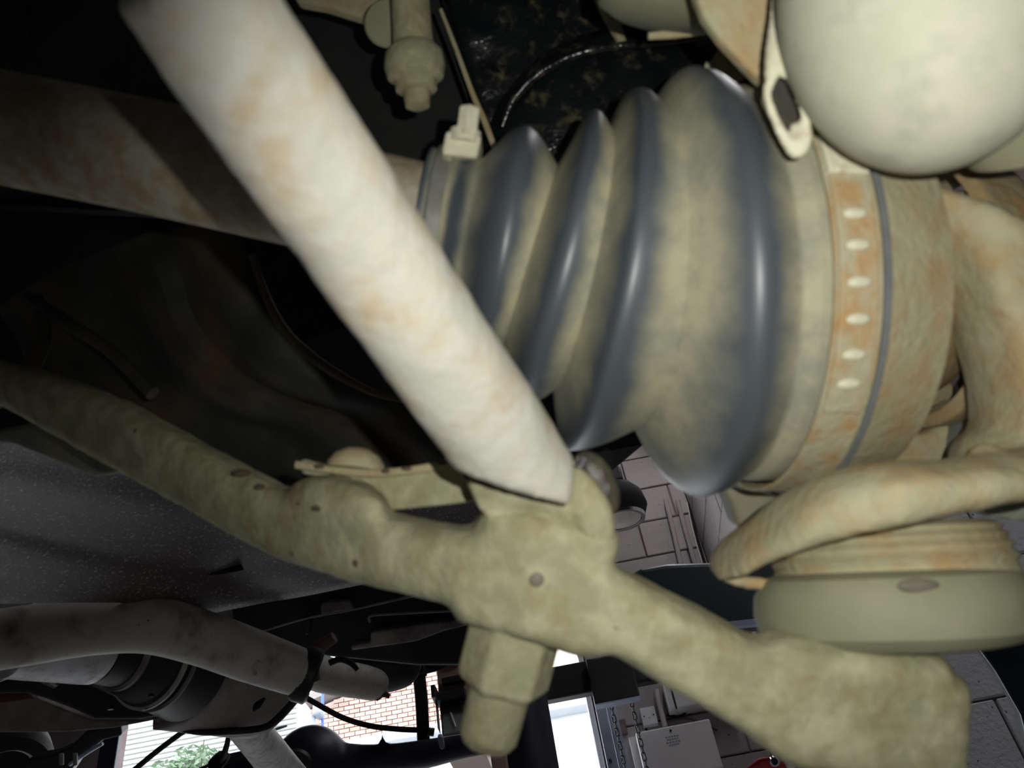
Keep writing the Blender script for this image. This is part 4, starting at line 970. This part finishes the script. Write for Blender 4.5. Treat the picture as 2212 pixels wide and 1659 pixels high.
bm = B(); pxprism(bm, [(1880, 930), (2010, 935), (2120, 860), (2180, 900), (2140, 1010), (1860, 1030), (1830, 1010)], .325, .03); obj('lower_web', bm, M['rusty'], kn, remesh=.003, sm=4)
bm = B(); pxtube(bm, [(1752, 352, .262, 13), (1800, 360, .258, 14), (1856, 384, .256, 12)], 12, 5); obj('chipped_edge', bm, M['strap'], kn)
bm = B(); pxball(bm, 1925, 412, .252, 22, 18, 16); obj('pale_chip', bm, M['strap'], kn)
bm = B(); pxprism(bm, [(1560, 1050), (1640, 1060), (1700, 1080), (1600, 1150), (1585, 1100)], .33, .02); obj('rear_fin', bm, M['teal_grey'], kn, bevel=.003)
# ---- ball joint between knuckle and arm
bj = root('ball_joint', P(1925, 1300, .24), 'olive ball joint with a wide rounded cap between knuckle and arm', 'ball joint')
jax = img(.045, 1.0, -.22)
bm = B(); pxlathe(bm, 1922, 1315, .262, jax, [(-84, 200), (-80, 235), (-68, 262), (-34, 282), (6, 286), (46, 276), (68, 250), (78, 205), (80, 60)], 64); obj('cap', bm, M['disc'], bj)
bm = B(); pxlathe(bm, 1922, 1200, .268, jax, [(-64, 200), (-52, 226), (-44, 220), (-34, 234), (-26, 228), (-14, 242), (-4, 236), (10, 250), (22, 242), (44, 250)], 56); obj('rusted_collar', bm, M['khaki_rust'], bj, label='rust-layered collar')
bm = B(); pxball(bm, 1985, 1266, .2275, 46, 17, 10, 24, 12); obj('dimple', bm, M['dimple'], bj)  # raised oval; its darker brown stands in for a hollow in the cap

# ---- big pale dome, upper right
dm = root('damper_cover', P(2000, 60, .2), 'large smooth pale dome at the upper right corner', 'cover')
bm = B(); pxball(bm, 2004, -15, .205, 318, 386, 300, 56, 32)
obj('dome', bm, M['dome'], dm)
bm = B(); pxlathe(bm, 2240, 120, .235, img(.35, .8, .25), [(-120, 190), (150, 200), (190, 180), (196, 100)], 40); obj('rear_flange', bm, M['disc'], dm)
# ---- cream lug with slot
lg = root('slotted_lug', P(1690, 180, .22), 'bright cream slotted metal lug hanging beside the pale dome', 'lug')
bm = B()
pxtube(bm, [(1686, -20, .222, 20), (1680, 50, .220, 20), (1676, 110, .218, 24), (1676, 160, .217, 26)], 14, 5, ratio=.7)
pxtube(bm, [(1676, 150, .217, 14), (1657, 200, .217, 11), (1672, 252, .217, 11), (1698, 304, .217, 13), (1722, 330, .217, 15), (1742, 302, .217, 13), (1742, 268, .217, 11), (1727, 215, .217, 9), (1706, 168, .217, 10)], 14, 6, ratio=1.0, closed=True)
pxtube(bm, [(1712, 268, .219, 10), (1724, 300, .218, 20), (1724, 334, .217, 17)], 14, 5)
obj('strap', bm, M['strap'], lg, remesh=.0009, sm=2)
bm = B(); pxprism(bm, [(1668, 165), (1690, 160), (1722, 225), (1738, 270), (1722, 310), (1690, 270), (1668, 215)], .226, .002); obj('slot_back', bm, M['dark_rust'], lg, smooth=False)
# ---- plates at the top
tp = root('shield_plate', P(1600, 60, .24), 'brown rusty shield plate above the boot beside the cream lug', 'plate')
bm = B(); pxprism(bm, [(1492, -40), (1720, -40), (1700, 60), (1680, 150), (1650, 180), (1610, 140), (1560, 88), (1520, 34)], .238, .006); obj('plate', bm, M['khaki_rust'], tp, bevel=.0015)
ud = root('upper_dish', P(1440, 0, .28), 'pale rounded dish edge at the top above the black housing', 'dish')
bm = B(); pxlathe(bm, 1455, -60, .285, img(-.15, .95, .2), [(-60, 150), (40, 160), (84, 150), (104, 110), (110, 20)], 40); obj('dish', bm, M['disc'], ud)
bm = B(); pxtube(bm, [(1400, 78, .30, 8), (1470, 72, .30, 10), (1550, 62, .30, 8)], 12, 5); obj('rim', bm, M['khaki_rust'], ud)
wf = root('bearing_fin', P(1570, 150, .32), 'tan triangular fin between the boot and the shield plate', 'fin')
bm = B(); pxprism(bm, [(1552, 100), (1566, 112), (1612, 162), (1640, 200), (1600, 260), (1510, 250), (1526, 180)], .335, .012); obj('plate', bm, M['khaki'], wf, bevel=.002)
bm = B(); pxtube(bm, [(1530, 135, .33, 6), (1515, 190, .33, 7), (1505, 240, .33, 7)], 10, 4); obj('edge', bm, M['khaki'], wf)
# ---- oily black housing
oh = root('differential_housing', P(1250, 200, .42), 'oily black differential housing with a curved rim above the boot', 'housing')
bm = B(); pxprism(bm, [(940, -80), (1650, -80), (1600, 60), (1560, 340), (1080, 400), (1050, 300), (1000, 130)], .44, .05); obj('case', bm, M['oil'], oh, remesh=.004, sm=5, rough=.005, rscale=.02)
bm = B(); pxlathe(bm, 1370, 390, .43, img(.12, .15, -1), [(-60, 330), (-10, 312), (20, 290), (50, 230), (66, 120), (70, 10)], 56); obj('cover', bm, M['oil'], oh)
bm = B(); pxtube(bm, [(1085, 275, .41, 6), (1110, 215, .408, 8), (1165, 158, .405, 9), (1250, 115, .40, 9), (1350, 98, .40, 9), (1450, 90, .40, 8), (1560, 72, .40, 7)], 12, 6); obj('rim', bm, M['oil'], oh)
bm = B(); pxtube(bm, [(952, 20, .40, 4), (985, 105, .40, 5), (1020, 200, .40, 6), (1050, 270, .40, 7), (1075, 340, .40, 6)], 10, 5); obj('gasket_edge', bm, M['khaki_rust'], oh, label='tan gasket edge')
bm = B(); pxtube(bm, [(1290, -30, .405, 20), (1320, 40, .405, 16), (1345, 95, .402, 10)], 10, 5); obj('dried_mud', bm, M['khaki'], oh)
# ---- stepped fitting at the top
bf = root('hydraulic_fitting', P(900, 120, .35), 'stepped tan bolt fitting pointing down beside the link bar', 'fitting')
bm = B(); pxlathe(bm, 883, -40, .36, img(.075, 1.0, -.05), [(-20, 40), (100, 42), (140, 44), (160, 62), (190, 66), (212, 60), (222, 46), (240, 44), (246, 30), (276, 26), (282, 14)], 32); obj('body', bm, M['khaki'], bf, label='stepped round body')
bm = B(); pxlathe(bm, 838, 50, .375, img(-.05, .1, -1), [(0, 52), (6, 48), (8, 10)], 28); obj('washer', bm, M['disc'], bf)
bm = B(); pxprism(bm, [(620, -40), (830, -40), (800, 40), (770, 34), (700, 12), (640, 2)], .40, .01); obj('top_plate', bm, M['khaki_rust'], bf, bevel=.002)
